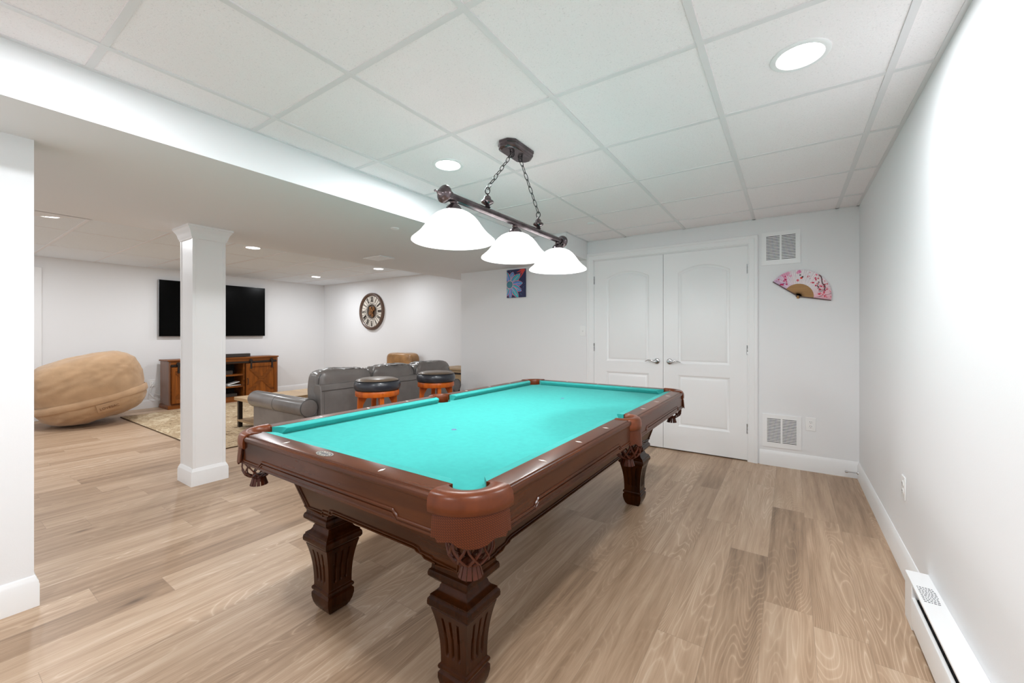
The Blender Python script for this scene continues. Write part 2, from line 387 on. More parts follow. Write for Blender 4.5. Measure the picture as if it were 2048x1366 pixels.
# baseboards: profile swept along each wall
BP = [(0, 0), (0.015, 0), (0.015, 0.098), (0.013, 0.104), (0.013, 0.112), (0.008, 0.122), (0.006, 0.132), (0.003, 0.137), (0, 0.137)]
def baseboard(name, axis, wallpos, sgn, a, b):
    g = G()
    if axis == 'x': g.loft([[(t, wallpos+sgn*o, z) for o, z in BP] for t in (a, b)])
    else: g.loft([[(wallpos+sgn*o, t, z) for o, z in BP] for t in (a, b)])
    return g
struct(baseboard('b', 'x', YE, -1, -0.228, XR).build('baseboard_end', 'trim'))
struct(baseboard('b', 'x', YE, -1, XW-0.015, -1.963).build('baseboard_end_left', 'trim'))
struct(baseboard('b', 'y', XR, -1, 2.42, YE).build('baseboard_right', 'trim'))
struct(baseboard('b', 'y', XT, 1, 1.07, YC).build('baseboard_television', 'trim'))
struct(baseboard('b', 'x', YC, -1, XT, XW).build('baseboard_clock', 'trim'))
g = G(); g.loft([[(-2.79+o, YB, z) for o, z in BP], [(-2.79+o, 0.322+o, z) for o, z in BP], [(-2.93, 0.322+o, z) for o, z in BP]])
struct(g.build('baseboard_left', 'trim'))
# closet casing
def casing(x0, x1, ztop, y, w=0.082, sgn=-1):
    """three-sided moulded door casing on a wall facing -y"""
    prof = [(0, 0.0), (0, 0.010), (0.008, 0.013), (0.012, 0.011), (0.05, 0.016), (0.056, 0.021), (0.074, 0.021), (w, 0.017), (w, 0.0)]
    rings = []
    for corner in ((x0, 0, -1, 0), (x0, ztop, -1, 1), (x1, ztop, 1, 1), (x1, 0, 1, 0)):
        cx, cz, sx, sz = corner
        rings.append([(cx+sx*o, y-d, cz+sz*o) for o, d in prof])
    return G().loft(rings)
struct(casing(DX0, DX1, DZ+0.008, YE).build('trim_3', 'trim', sharp=25), 'white moulded closet casing')
jg = G(); jg.box(DX0-0.002, DX0+0.004, YE-0.004, YE+0.13, 0, DZ+0.012); jg.box(DX1-0.004, DX1+0.002, YE-0.004, YE+0.13, 0, DZ+0.012); jg.box(DX0, DX1, YE-0.004, YE+0.13, DZ+0.004, DZ+0.012)
struct(jg.build('trim_4', 'trim'), 'white closet jamb')
# far casing on the tv wall
cs = G(); cs.box(XT, XT+0.02, 0.985, 1.067, 0, 2.136); cs.box(XT, XT+0.02, 0.0, 0.985, 2.055, 2.136); cs.box(XT, XT+0.012, 0.05, 0.985, 0.008, 2.055)
struct(cs.build('trim_5', 'trim', bevel=0.004), 'white casing and door at the far left')

# closet doors
def arch_loop(x0, x1, z0, zs, rise, d, n=18):
    """panel outline inset by d: straight sides, a flat arch on top"""
    c = x1-x0; R = (c*c/4+rise*rise)/(2*rise) if rise > 0 else None
    pts = [(x0+d, z0+d), (x1-d, z0+d)]
    if R is None: return pts+[(x1-d, zs-d), (x0+d, zs-d)]
    xm = (x0+x1)/2; zc = zs+rise-R; r2 = R-d; hx = c/2-d
    for i in range(n+1):
        x = hx-2*hx*i/n; pts.append((xm+x, zc+sqrt(r2*r2-x*x)))
    return pts
def closet_door(idx, x0, x1, hinge_x, side):
    yf = YE+0.003
    g = G(); z0, z1 = 0.012, DZ-0.001
    wd = x1-x0; m = 0.145
    loops = [arch_loop(x0+m, x1-m, 0.905, 1.842, 0.068, 0), arch_loop(x0+m, x1-m, 0.255, 0.785, 0, 0)]
    g.ngon_holes([(x0, z0), (x1, z0), (x1, z1), (x0, z1)], loops, lambda a, b: (a, yf, b))
    for k, (za, zb, rise) in enumerate(((0.905, 1.842, 0.068), (0.255, 0.785, 0))):
        st = [(0, 0), (0.006, 0.004), (0.014, 0.009), (0.024, 0.010), (0.032, 0.005), (0.046, 0.0015)]
        rings = [[(px, yf+dp, pz) for px, pz in arch_loop(x0+m, x1-m, za, zb, rise, d)] for d, dp in st]
        g.loft(rings, cap=False); o = len(g.v)-len(rings[0])
        g.f.append(tuple(range(o, o+len(rings[0]))))
    # edges and back
    for a, b in (((x0, z0), (x1, z0)), ((x1, z0), (x1, z1)), ((x1, z1), (x0, z1)), ((x0, z1), (x0, z0))):
        g.add([(a[0], yf, a[1]), (b[0], yf, b[1]), (b[0], yf+0.035, b[1]), (a[0], yf+0.035, a[1])], [(0, 1, 2, 3)])
    g.add([(x0, yf+0.035, z0), (x1, yf+0.035, z0), (x1, yf+0.035, z1), (x0, yf+0.035, z1)], [(0, 3, 2, 1)])
    d = struct(g.build('door_%d' % idx, 'trim', sharp=30), 'white two panel closet door with an arched top panel')
    hx = (x1-0.061) if side < 0 else (x0+0.064)
    h = G(); hz = 0.921
    h.lathe([(0, -0.010), (0.022, -0.010), (0.028, -0.007), (0.031, -0.002), (0.031, 0.0)], (hx, yf, hz), 'y', 28)
    h.lathe([(0, -0.045), (0.010, -0.045), (0.011, -0.02), (0.014, -0.009)], (hx, yf, hz), 'y', 20)
    pth = [(hx+side*x, yf-0.042-0.004*sin(x*30), hz+z) for x, z in ((0, 0), (0.02, -0.003), (0.04, 0.003), (0.06, 0.011), (0.08, 0.012), (0.10, 0.004), (0.115, -0.004))]
    h.tube(pth, [0.010, 0.0095, 0.008, 0.0065, 0.006, 0.005, 0.003], 10)
    h.build('handle', 'chrome', d)['label'] = 'brushed nickel lever handle'
    for hz in (1.83, 1.058, 0.31):
        k = G(); k.lathe([(0, -0.045), (0.0065, -0.045), (0.0065, -0.016), (0.0058, -0.015), (0.0065, -0.014), (0.0065, 0.014), (0.0058, 0.015), (0.0065, 0.016), (0.0065, 0.045), (0, 0.045)], (hinge_x, yf-0.003, hz), 'z', 12)
        k.box(hinge_x-0.009, hinge_x+0.009, yf-0.0012, yf+0.001, hz-0.045, hz+0.045)
        k.build('hinge', 'hinge', d)['label'] = 'grey metal hinge'
closet_door(1, DX0+0.005, -1.1025, DX0+0.002, -1)
closet_door(2, -1.0985, DX1-0.005, DX1-0.002, 1)

# column with panelled sides, base and cap
cx0, cx1, cy0, cy1 = -4.185, -3.925, 1.278, 1.510
co = struct(thing('column', 'white square column with a crown cap', 'column'), None)
del co['category']; co['kind'] = 'structure'
B(cx0+0.004, cx1-0.004, cy0+0.004, cy1-0.004, 0, ZS).build('shaft', 'trim', co)
e = G()
for xa in (cx0, cx1-0.022):
    for ya in (cy0, cy1-0.022): e.box(xa, xa+0.022, ya, ya+0.022, 0.1, ZS-0.05)
e.build('corner_strip', 'trim', co, bevel=0.002)
def rect_loft(prof, mat, name, par):
    return G().loft([[(cx0-o, cy0-o, z), (cx1+o, cy0-o, z), (cx1+o, cy1+o, z), (cx0-o, cy1+o, z)] for o, z in prof]).build(name, mat, par, sharp=25)
rect_loft([(0.015, 0), (0.015, 0.098), (0.012, 0.106), (0.012, 0.112), (0.006, 0.124), (0.002, 0.134), (0, 0.137)], 'trim', 'base_trim', co)
rect_loft([(0, ZS-0.105), (0.006, ZS-0.10), (0.008, ZS-0.088), (0.012, ZS-0.082), (0.016, ZS-0.062), (0.024, ZS-0.040), (0.034, ZS-0.026), (0.038, ZS-0.018), (0.043, ZS-0.015), (0.043, ZS)], 'trim', 'capital', co)

# ------------------------------------------------------------------ pool table
TX, TY = -1.30, 1.995
RX, RY = 0.68, 1.232                       # outer half sizes of the rails
LX, LY = 0.383, 0.928                      # leg centres
tb = thing('pool_table', 'dark mahogany pool table with teal felt and leather drop pockets', 'pool table', (TX, TY, 0))
def leg(cx, cy):
    g = G()
    g.square_lathe([(0.040, 0), (0.050, 0.014), (0.058, 0.034), (0.063, 0.058), (0.063, 0.076), (0.058, 0.083), (0.0555, 0.086), (0.0615, 0.089), (0.0635, 0.096), (0.0615, 0.103), (0.0565, 0.107), (0.0555, 0.110)], (cx, cy, 0), True)
    zs = [0.110+0.185*i/36 for i in range(37)]
    def hw(z):
        t = (z-0.110)/0.185; return 0.0555+0.0235*t**2.3
    us = sorted(set([-1, 1]+[round(-1+2*i/48, 4) for i in range(49)]))
    for f in range(4):
        ca, sa = cos(f*pi/2), sin(f*pi/2); rings = []
        for z in zs:
            h = hw(z); ring = []
            for u in us:
                d = 0.0
                for c in (-0.46, 0.0, 0.46):
                    q = abs(u-c)*h/0.0052
                    ez = min(1, max(0, min((z-0.136)/0.008, (0.274-z)/0.008)))
                    if q < 1: d = max(d, 0.0085*sqrt(1-q*q)*ez)
                x, y = u*h, -(h-d)
                ring.append((cx+x*ca-y*sa, cy+x*sa+y*ca, z))
            rings.append(ring)
        g.loft(rings, cap=False, ring_closed=False)
    g.square_lathe([(0.079, 0.295), (0.077, 0.298), (0.083, 0.302), (0.088, 0.310), (0.0885, 0.320), (0.087, 0.330), (0.083, 0.335), (0.081, 0.337), (0.0815, 0.342), (0.076, 0.346), (0.066, 0.352), (0.0595, 0.361), (0.0575, 0.370), (0.0545, 0.374), (0.0545, 0.379), (0.060, 0.383), (0.069, 0.388), (0.073, 0.393), (0.073, 0.396), (0.080, 0.399), (0.086, 0.406), (0.087, 0.416), (0.084, 0.426), (0.078, 0.431), (0.0765, 0.445)], (cx, cy, 0), True)
    return g
for sx in (-1, 1):
    for sy in (-1, 1): leg(sx*LX, sy*LY).build('leg', 'mahogz', tb, sharp=28)
# cabinet sides: leaning panels with a stepped lower edge
FL = 0.30
def cab_side(ax, sg):
    base, half, lc = ((1.006, 0.461, LX) if ax == 'y' else (0.461, 1.006, LY))
    def pt(u, z, dep=0.0):
        d = sg*(base+FL*(z-0.44)-dep); return (u, d, z) if ax == 'y' else (d, u, z)
    s1 = lc-0.135; s2 = lc-0.055
    low = [(-half, 0.442), (-s2, 0.442), (-s2-0.004, 0.449), (-s1-0.035, 0.452), (-s1-0.025, 0.464), (-s1, 0.468), (-s1+0.006, 0.476), (s1-0.006, 0.476), (s1, 0.468), (s1+0.025, 0.464), (s1+0.035, 0.452), (s2+0.004, 0.449), (s2, 0.442), (half, 0.442)]
    top = [(half+FL*0.17, 0.61), (-half-FL*0.17, 0.61)]
    poly = low+top
    g = G(); g.loft([[pt(u, z) for u, z in poly], [pt(u, z, 0.03) for u, z in poly]])
    p = g.build('cabinet_panel', 'mahog' if ax == 'y' else 'mahogy', tb, sharp=30)
    m = G(); ins = 0.034
    path = [(-half-0.048+ins, 0.60), (-half+ins, 0.462), (-s2+0.006, 0.466), (-s2+0.012, 0.474), (-s1-0.018, 0.477), (-s1-0.010, 0.490), (-s1+0.01, 0.494), (s1-0.01, 0.494), (s1+0.010, 0.490), (s1+0.018, 0.477), (s2-0.012, 0.474), (s2-0.006, 0.466), (half-ins, 0.462), (half+0.048-ins, 0.60)]
    m.tube([pt(u, z, -0.0005) for u, z in path], 0.0042, 6)
    path = [(u, z-0.013) if 0 < i < len(low)-1 else (u*1.0, z) for i, (u, z) in enumerate([(u, z+0.010) for u, z in low])]
    m.tube([pt(u*0.995, z+0.008, -0.001) for u, z in path], 0.0045, 6)
    q = 0.052
    for sgn in (-1, 1):
        m.tube([pt(sgn*(half+0.048-0.017), 0.60, -0.0005), pt(sgn*(half-0.017), 0.45, -0.0005)], 0.003, 6)
    m.build('panel_molding', 'mahog' if ax == 'y' else 'mahogy', p)
for ax in 'xy':
    for sg in (-1, 1): cab_side(ax, sg)
def chamf(hx, hy, c, z): return [(-hx+c, -hy, z), (hx-c, -hy, z), (hx, -hy+c, z), (hx, hy-c, z), (hx-c, hy, z), (-hx+c, hy, z), (-hx, hy-c, z), (-hx, -hy+c, z)]
G().loft([chamf(0.659, 1.211, 0.185, 0.686), chamf(0.655, 1.207, 0.185, 0.678), chamf(0.628, 1.178, 0.16, 0.664), chamf(0.585, 1.132, 0.12, 0.640), chamf(0.548, 1.094, 0.085, 0.614), chamf(0.52, 1.065, 0.06, 0.600), chamf(0.50, 1.04, 0.05, 0.56)]).build('cabinet', 'mahogy', tb, sharp=50)
# bed cloth with pocket cut-outs
bx, by = 0.605, 1.155
ol = []
def arc(cx, cy, r, a0, a1, n=12): return [(cx+r*cos(a0+(a1-a0)*i/n), cy+r*sin(a0+(a1-a0)*i/n)) for i in range(n+1)]
pc = (0.590, 1.140); pr = 0.062
ol += arc(pc[0], -pc[1], pr, radians(166), radians(104)-2*pi+2*pi) if False else []
def corner_arc(sx, sy):
    a = math.asin(0.015/pr)
    pts = [(pc[0]+pr*cos(t), pc[1]+pr*sin(t)) for t in [(-pi/2+a)+((-pi-a)-(-pi/2+a))*i/12 for i in range(13)]]
    return [(sx*x, sy*y) for x, y in pts]
sidecut = [(0.605, -0.055), (0.575, -0.048), (0.560, -0.028), (0.555, 0), (0.560, 0.028), (0.575, 0.048), (0.605, 0.055)]
ol = sidecut + corner_arc(1, 1) + corner_arc(-1, 1)[::-1] + [(-x, -y) for x, y in sidecut] + corner_arc(-1, -1) + corner_arc(1, -1)[::-1]
bd = G(); bd.ngon_holes(ol, [], lambda a, b: (a, b, 0.7655))
n0 = len(ol); bd.loft([[(x, y, 0.7655) for x, y in ol], [(x, y, 0.735) for x, y in ol]], cap=False)
bdo = bd.build('bed_cloth', 'felt', tb, sharp=40)
for yy in (-0.556, 0.556):
    s = G(); s.lathe([(0, 0.7662), (0.006, 0.7662), (0.0125, 0.7660), (0.013, 0.7655)], (0, yy, 0), 'z', 24)
    s.build('spot', plain('spot_sticker', (0.09, 0.10, 0.24), 0.6, vary=0.6, vscale=120), bdo)['label'] = 'small dark round table spot'
RP = [(0, 0.8015), (0.060, 0.8015), (0.0655, 0.8005), (0.068, 0.7965), (0.070, 0.796), (0.074, 0.7965), (0.0795, 0.793), (0.081, 0.786), (0.0795, 0.779), (0.0765, 0.776), (0.0755, 0.771), (0.0755, 0.698), (0.0785, 0.695), (0.0785, 0.687), (0.072, 0.684), (0, 0.684)]
CP = [(0.002, 0.8005), (-0.030, 0.7985), (-0.038, 0.7965), (-0.0415, 0.7925), (-0.041, 0.789), (-0.026, 0.767), (0.002, 0.767)]
def rail(ax, sg, a, b, marks, ca, cb):
    """ax: axis the rail faces; runs from a to b along the other axis"""
    inner = (RY if ax == 'y' else RX)-0.081
    def pt(o, t, z): return (t, sg*(inner+o), z) if ax == 'y' else (sg*(inner+o), t, z)
    g = G(); g.loft([[pt(o, t, z) for o, z in RP] for t in (a, b)])
    mt = 'railx' if ax == 'y' else 'raily'
    r = g.build('rail', mt, tb, sharp=32)
    g = G(); n = 8; rings = []
    for i in range(n+1):
        rings.append([pt(o, (a+ca*(-o/0.0415 if o < 0 else 0)) + ((b-cb*(-o/0.0415 if o < 0 else 0))-(a+ca*(-o/0.0415 if o < 0 else 0)))*i/n, z) for o, z in CP])
    g.loft(rings); g.build('cushion', 'felt', tb, sharp=50)
    # bead that steps down towards both ends
    m = G(); L = b-a; e1, e2 = 0.135, 0.155
    lo, hi = 0.7015, 0.7205
    pth = [(a+0.004, lo), (a+e1, lo), (a+e1+0.006, lo+0.008), (a+e2-0.004, hi-0.005), (a+e2, hi), (b-e2, hi), (b-e2+0.004, hi-0.005), (b-e1-0.006, lo+0.008), (b-e1, lo), (b-0.004, lo)]
    m.tube([pt(0.0765, t, z) for t, z in pth], 0.0042, 6); m.tube([pt(0.0765, t, z-0.011) for t, z in pth], 0.0032, 6)
    m.build('rail_molding', mt, r)
    for t in marks:
        s = G(); hw, hl = 0.0052, 0.0145
        s.add([pt(0.036-hl, t, 0.8021), pt(0.036, t-hw, 0.8021), pt(0.036+hl, t, 0.8021), pt(0.036, t+hw, 0.8021), pt(0.036-hl, t, 0.8010), pt(0.036, t-hw, 0.8010), pt(0.036+hl, t, 0.8010), pt(0.036, t+hw, 0.8010)], [(0, 1, 2, 3), (0, 1, 5, 4), (1, 2, 6, 5), (2, 3, 7, 6), (3, 0, 4, 7)])
        s.build('sight', 'pearl', r)['label'] = 'white diamond sight inlay'
    return r
EXC, EYC = 0.533, 1.086
head = rail('y', -1, -EXC, EXC, (-0.278, 0.278), 0.045, 0.045)
rail('y', 1, -EXC, EXC, (-0.278, 0, 0.278), 0.045, 0.045)
for sg in (-1, 1):
    rail('x', sg, -EYC, -0.062, (-0.834, -0.556, -0.278), 0.045, 0.018); rail('x', sg, 0.062, EYC, (0.278, 0.556, 0.834), 0.018, 0.045)
# oval maker's plate on the near rail
s = G(); s.loft([[(0.042*k*cos(2*pi*i/36)-0.02, -RY+0.043+0.020*k*sin(2*pi*i/36), z) for i in range(36)] for k, z in ((1, 0.8012), (1, 0.8032), (0.90, 0.8032), (0.87, 0.8026), (0.0, 0.8030))], cap=False)
pl = s.build('name_plate', 'pewter', head); pl['label'] = 'oval pewter badge'
s = G()
for k in range(16):
    a = 2*pi*k/16; s.box(-0.02+0.033*cos(a)-0.0022, -0.02+0.033*cos(a)+0.0022, -RY+0.043+0.0145*sin(a)-0.0014, -RY+0.043+0.0145*sin(a)+0.0014, 0.8026, 0.8034)
for k in range(7): s.box(-0.02-0.021+k*0.006, -0.02-0.018+k*0.006, -RY+0.038, -RY+0.048, 0.8026, 0.8034)
s.build('engraving', 'ink', pl)
def pocket(cx, cy, ang, ri, ro, half, nc, shield_half, dri=0.0):
    g = G(); pf = lambda ri: [(ri+0.004, 0.735), (ri, 0.745), (ri, 0.788), (ri+0.003, 0.797), (ri+0.008, 0.8035), (ro-0.030, 0.8065), (ro-0.014, 0.8045), (ro-0.005, 0.798), (ro, 0.788), (ro+0.002, 0.770), (ro+0.001, 0.752), (ro-0.008, 0.746), (ro-0.020, 0.748)]
    n = 28
    g.loft([[(cx+r*cos(a), cy+r*sin(a), z) for r, z in pf(ri-dri*abs(-1+2*i/n)**2.2)] for i, a in enumerate([ang-half+2*half*i/n for i in range(n+1)])])
    p = g.build('pocket', 'leather', tb, sharp=60); p['label'] = 'brown leather drop pocket'
    # hanging shield
    s = G(); n = 32; rows = 10
    def zb(t):
        q = abs(t); return 0.674 + (0.012 if q > 0.86 else 0.0) + 0.010*max(0, min(1, (q-0.30)/0.2)) - 0.004*cos(q*pi*2)
    o = 0
    front = []; back = []
    for j in range(rows+1):
        for i in range(n+1):
            t = -1+2*i/n; a = ang+shield_half*t; z = 0.752+(zb(t)-0.752)*j/rows
            rr = ro-0.003+0.007*(j/rows)**0.7
            front.append((cx+rr*cos(a), cy+rr*sin(a), z)); back.append((cx+(rr-0.006)*cos(a), cy+(rr-0.006)*sin(a), z))
            s.uv[len(front)-1] = (a*ro, z)
    m = n+1; fs = []
    for j in range(rows):
        for i in range(n): q = j*m+i; fs.append((q, q+1, q+m+1, q+m))
    K = len(front); fs2 = [tuple(x+K for x in f[::-1]) for f in fs]
    edge = [(i, i+1, K+i+1, K+i) for i in range(n)] + [(rows*m+i+1, rows*m+i, K+rows*m+i, K+rows*m+i+1) for i in range(n)]
    edge += [(j*m, K+j*m, K+(j+1)*m, (j+1)*m) for j in range(rows)] + [(j*m+n, (j+1)*m+n, K+(j+1)*m+n, K+j*m+n) for j in range(rows)]
    s.add(front+back, fs+fs2+edge); s.build('shield', 'weave', p)['label'] = 'woven textured leather skirt'
    # net of crossing straps and a tassel
    nx, ny = cx+nc*cos(ang), cy+nc*sin(ang)
    prof = [(0.740, 0.056), (0.69, 0.060), (0.655, 0.063), (0.635, 0.060), (0.618, 0.050), (0.608, 0.036), (0.603, 0.022)]
    w = G(); K = 9
    for d in (-1, 1):
        for k in range(K):
            pth = []
            for i in range(19):
                u = i/18*(len(prof)-1); i0 = min(int(u), len(prof)-2); f = u-i0
                z = prof[i0][0]*(1-f)+prof[i0+1][0]*f; r = prof[i0][1]*(1-f)+prof[i0+1][1]*f
                a = 2*pi*k/K + d*(i/18)*2*pi/K*2.0
                pth.append((nx+(r+0.0008*d)*cos(a), ny+(r+0.0008*d)*sin(a), z))
            w.tube(pth, 0.0042, 6, flat=0.5)
    w.build('net', 'darkleather', p)['label'] = 'net of crossing leather straps'
    t = G()
    for k in range(13):
        a = 2*pi*k/13; da = 0.19
        rings = []
        for r, z in ((0.020, 0.606), (0.026, 0.600), (0.028, 0.590), (0.031, 0.580), (0.035, 0.568)):
            rings.append([(nx+r*cos(a-da), ny+r*sin(a-da), z), (nx+r*cos(a+da), ny+r*sin(a+da), z), (nx+(r-0.005)*cos(a+da), ny+(r-0.005)*sin(a+da), z), (nx+(r-0.005)*cos(a-da), ny+(r-0.005)*sin(a-da), z)])
        t.loft(rings)
    t.lathe([(0, 0.614), (0.015, 0.612), (0.023, 0.605), (0.020, 0.597), (0.0, 0.594)], (nx, ny, 0), 'z', 18)
    t.build('tassel', 'darkleather', p)['label'] = 'leather fringe tassel'
for sx in (-1, 1):
    for sy in (-1, 1):
        pocket(sx*EXC, sy*EYC, atan2(sy, sx), 0.097, 0.149, radians(50), 0.080, radians(44), 0.029)
    pocket(sx*0.610, 0, 0 if sx > 0 else pi, 0.052, 0.094, radians(94), 0.030, radians(58))

# ------------------------------------------------------------------ pendant lamp above the table
lx, ly = -1.305, 1.965
lamp = thing('pendant_light', 'bronze billiard pendant with three white glass shades on chains', 'pendant light', (lx, ly, 0))
zb = 1.852
oct_ = lambda a, b, c: [(-a, -b+c), (-a+c, -b), (a-c, -b), (a, -b+c), (a, b-c), (a-c, b), (-a+c, b), (-a, b-c)]
G().loft([[(x, y+0.01, z) for x, y in oct_(0.061-d, 0.130-d, 0.034)] for d, z in ((0, ZC+0.003), (0, ZC-0.010), (0.003, ZC-0.014), (0.003, ZC-0.028), (0.008, ZC-0.036), (0.014, ZC-0.040))]).build('canopy', 'bronze', lamp, sharp=25)
cbm = [(-0.035, 0.03), (0.052, 0.03)]
br = G(); br.lathe([(0, -0.60), (0.0195, -0.60), (0.0195, 0.60), (0, 0.60)], (0, 0, zb), 'y', 24)
br.build('bar', 'bronze', lamp)
for sg in (-1, 1):
    f = G(); f.lathe([(0.0, sg*(0.552)), (0.026, sg*0.552), (0.028, sg*0.560), (0.026, sg*0.568), (0.036, sg*0.574), (0.041, sg*0.582), (0.041, sg*0.590), (0.035, sg*0.597), (0.029, sg*0.600), (0.026, sg*0.606), (0.019, sg*0.610), (0.013, sg*0.613), (0.010, sg*0.620), (0.0085, sg*0.628), (0.004, sg*0.632), (0.0035, sg*0.638), (0.0055, sg*0.642), (0.004, sg*0.648), (0, sg*0.650)], (0, 0, zb), 'y', 28)
    f.build('end_cap', 'bronze', lamp)
def link(g, c, dirv, side, L=0.030, W=0.0095, r=0.0021):
    d = Vector(dirv).normalized(); s = Vector(side); s = (s-d*s.dot(d)).normalized(); c = Vector(c); pth = []
    for i in range(20):
        a = 2*pi*i/20; pth.append(c+d*(L/2*cos(a))+s*(W*sin(a)*(1.0)))
    g.tube(pth, r, 6, closed=True)
for sg, yb in ((-1, -0.262), (1, 0.262)):
    h = G(); zh = zb+0.017
    h.lathe([(0.010, 0), (0.017, 0.004), (0.013, 0.010), (0.011, 0.014), (0.020, 0.020), (0.031, 0.027), (0.0335, 0.033), (0.031, 0.038), (0.024, 0.042), (0.020, 0.046), (0.019, 0.054), (0.014, 0.062), (0.008, 0.066), (0.005, 0.070), (0.005, 0.078), (0.0, 0.080)], (0, yb, zh), 'z', 28)
    h.build('hanger', 'bronze', lamp)
    top = Vector((0, 0.01+sg*0.042, ZC-0.046)); bot = Vector((0, yb, zh+0.104))
    c = G(); link(c, (0, yb, zh+0.092), (0, 0, 1), (1, 0.4, 0), 0.036, 0.012, 0.0028)
    n = 8
    for i in range(n):
        t = (i+0.5)/n; link(c, bot.lerp(top, t), top-bot, (1, 0, 0) if i % 2 else (0, 1, 0.3), (top-bot).length/n*1.22, 0.0095)
    link(c, (0, 0.01+sg*0.042, ZC-0.048), (0, 0, 1), (1, 0.5, 0), 0.034, 0.011, 0.0028)
    c.build('chain', 'black', lamp)
SP = [(0.191, 0.0), (0.1955, 0.003), (0.194, 0.009), (0.184, 0.018), (0.169, 0.031), (0.152, 0.048), (0.136, 0.069), (0.121, 0.091), (0.103, 0.112), (0.083, 0.129), (0.062, 0.140), (0.043, 0.146), (0.032, 0.148)]
for y in (-0.523, 0.0, 0.523):
    g = G(); z0 = zb-0.207
    inn = [(r-0.004, z-0.001) for r, z in SP][::-1]
    g.lathe([(r, z+z0) for r, z in SP]+[(r, z+z0) for r, z in inn], (0, y, 0), 'z', 56)
    g.build('lamp_shade', 'shade', lamp, sharp=60)['label'] = 'white frosted glass bell shade'
    h = G(); h.lathe([(0.0, 0.192), (0.014, 0.192), (0.018, 0.186), (0.015, 0.180), (0.020, 0.176), (0.030, 0.168), (0.037, 0.158), (0.039, 0.148), (0.038, 0.140), (0.0, 0.138)], (0, y, z0), 'z', 28)
    h.build('shade_holder', 'bronze', lamp)
    b2 = G(); b2.lathe([(0, 0.026), (0.018, 0.030), (0.029, 0.043), (0.031, 0.058), (0.026, 0.076), (0.016, 0.096), (0.013, 0.115), (0.013, 0.138)], (0, y, z0), 'z', 20)
    b2.build('bulb', 'bulb', lamp)['label'] = 'lit bulb'

# ------------------------------------------------------------------ recessed lights, covers, vents
LIGHTS = []
def can(x, y, label, r=0.098):
    t = thing('recessed_light', label, 'ceiling light', (x, y, ZC+0.004), 0, 'recessed ceiling lights')
    g = G(); g.lathe([(r, 0.0), (r, -0.003), (r-0.006, -0.006), (r*0.80, -0.005), (r*0.74, 0.004), (r*0.73, 0.0)], (0, 0, 0), 'z', 44); g.build('trim_ring', 'trim', t)
    g = G(); g.lathe([(0, -0.0045), (r*0.5, -0.004), (r*0.75, -0.0015), (r*0.76, 0.001)], (0, 0, 0), 'z', 44); g.build('diffuser', 'canlight', t)
    LIGHTS.append((x, y, r)); return t
can(0.035, 1.935, 'round recessed light near the right wall, largest in the ceiling')
can(-1.798, 1.934, 'round recessed light in the tile left of the pendant canopy')
can(-5.553, 2.435, 'small recessed light just right of the white column')
can(-7.415, 4.352, 'far recessed light nearest the corner of the two far walls')
can(-5.637, 4.392, 'recessed light above the clock beside the soffit')
can(-5.575, 0.72, 'recessed light cut off by the soffit at far left')
def cover(x, y, z, label):
    g = G(); g.lathe([(0, -0.007), (0.030, -0.007), (0.033, -0.005), (0.034, 0.0)], (0, 0, 0), 'z', 32)
    return tag(g.build('sprinkler_cover', 'trim', loc=(x, y, z)), label, 'sprinkler cover', 'sprinkler covers')
cover(-1.595, 3.732, ZC+0.004, 'round white sprinkler cover in the tiles near the closet')
cover(-2.674, 2.246, ZS, 'round white sprinkler cover under the soffit')
t = thing('ceiling_vent', 'flat white ceiling vent under the soffit above the sofa', 'vent', (-3.87, 3.02, ZS))
B(-0.15, 0.15, -0.10, 0.10, -0.010, 0.0).build('frame', 'trim', t, bevel=0.003)
g = G()
for i in range(9): g.box(-0.125, 0.125, -0.076+i*0.018, -0.066+i*0.018, -0.0125, -0.0095)
g.build('louvers', 'trim', t)
def wall_vent(xc, zc, label, dimrow):
    t = thing('wall_vent', label, 'vent', (xc, YE, zc), 0, 'wall vents')
    a, b = 0.148, 0.150; x1 = 0.112; mid = 0.007; zt = 0.112
    g = G(); g.ngon_holes([(-a, -b), (a, -b), (a, b), (-a, b)], [[(-x1, -zt), (-mid, -zt), (-mid, zt), (-x1, zt)], [(mid, -zt), (x1, -zt), (x1, zt), (mid, zt)]], lambda p, q: (p, -0.009, q))
    for (p, q), (r, s2) in zip([(-a, -b), (a, -b), (a, b), (-a, b)], [(a, -b), (a, b), (-a, b), (-a, -b)]):
        g.add([(p, -0.009, q), (r, -0.009, s2), (r, 0, s2), (p, 0, q)], [(0, 1, 2, 3)])
    g.build('frame', 'trim', t)
    B(-x1-0.004, x1+0.004, -0.0022, -0.0005, -zt-0.004, zt+0.004).build('duct_shade_sheet', 'slot', t)  # dark sheet behind the slats, painting the shade of the duct
    s = G(); n = 16; st = 2*zt/n
    for side in (-1, 1):
        for i in range(n):
            z = -zt+st*i; xa, xb = sorted((side*(mid-0.001), side*(x1+0.001))); s.box(xa, xb, -0.0098, -0.0075, z, z+st*0.60)
    s.build('louvers', 'trim', t)
    for sx in (-1, 1): G().lathe([(0, -0.0115), (0.003, -0.011), (0.0045, -0.009)], (sx*0.131, 0, 0), 'y', 12).build('screw', 'trim', t)
wall_vent(-0.063, 1.997, 'white louvered wall vent above the pink fan', 3)
wall_vent(-0.056, 0.320, 'white louvered wall vent low beside the outlet', 0)
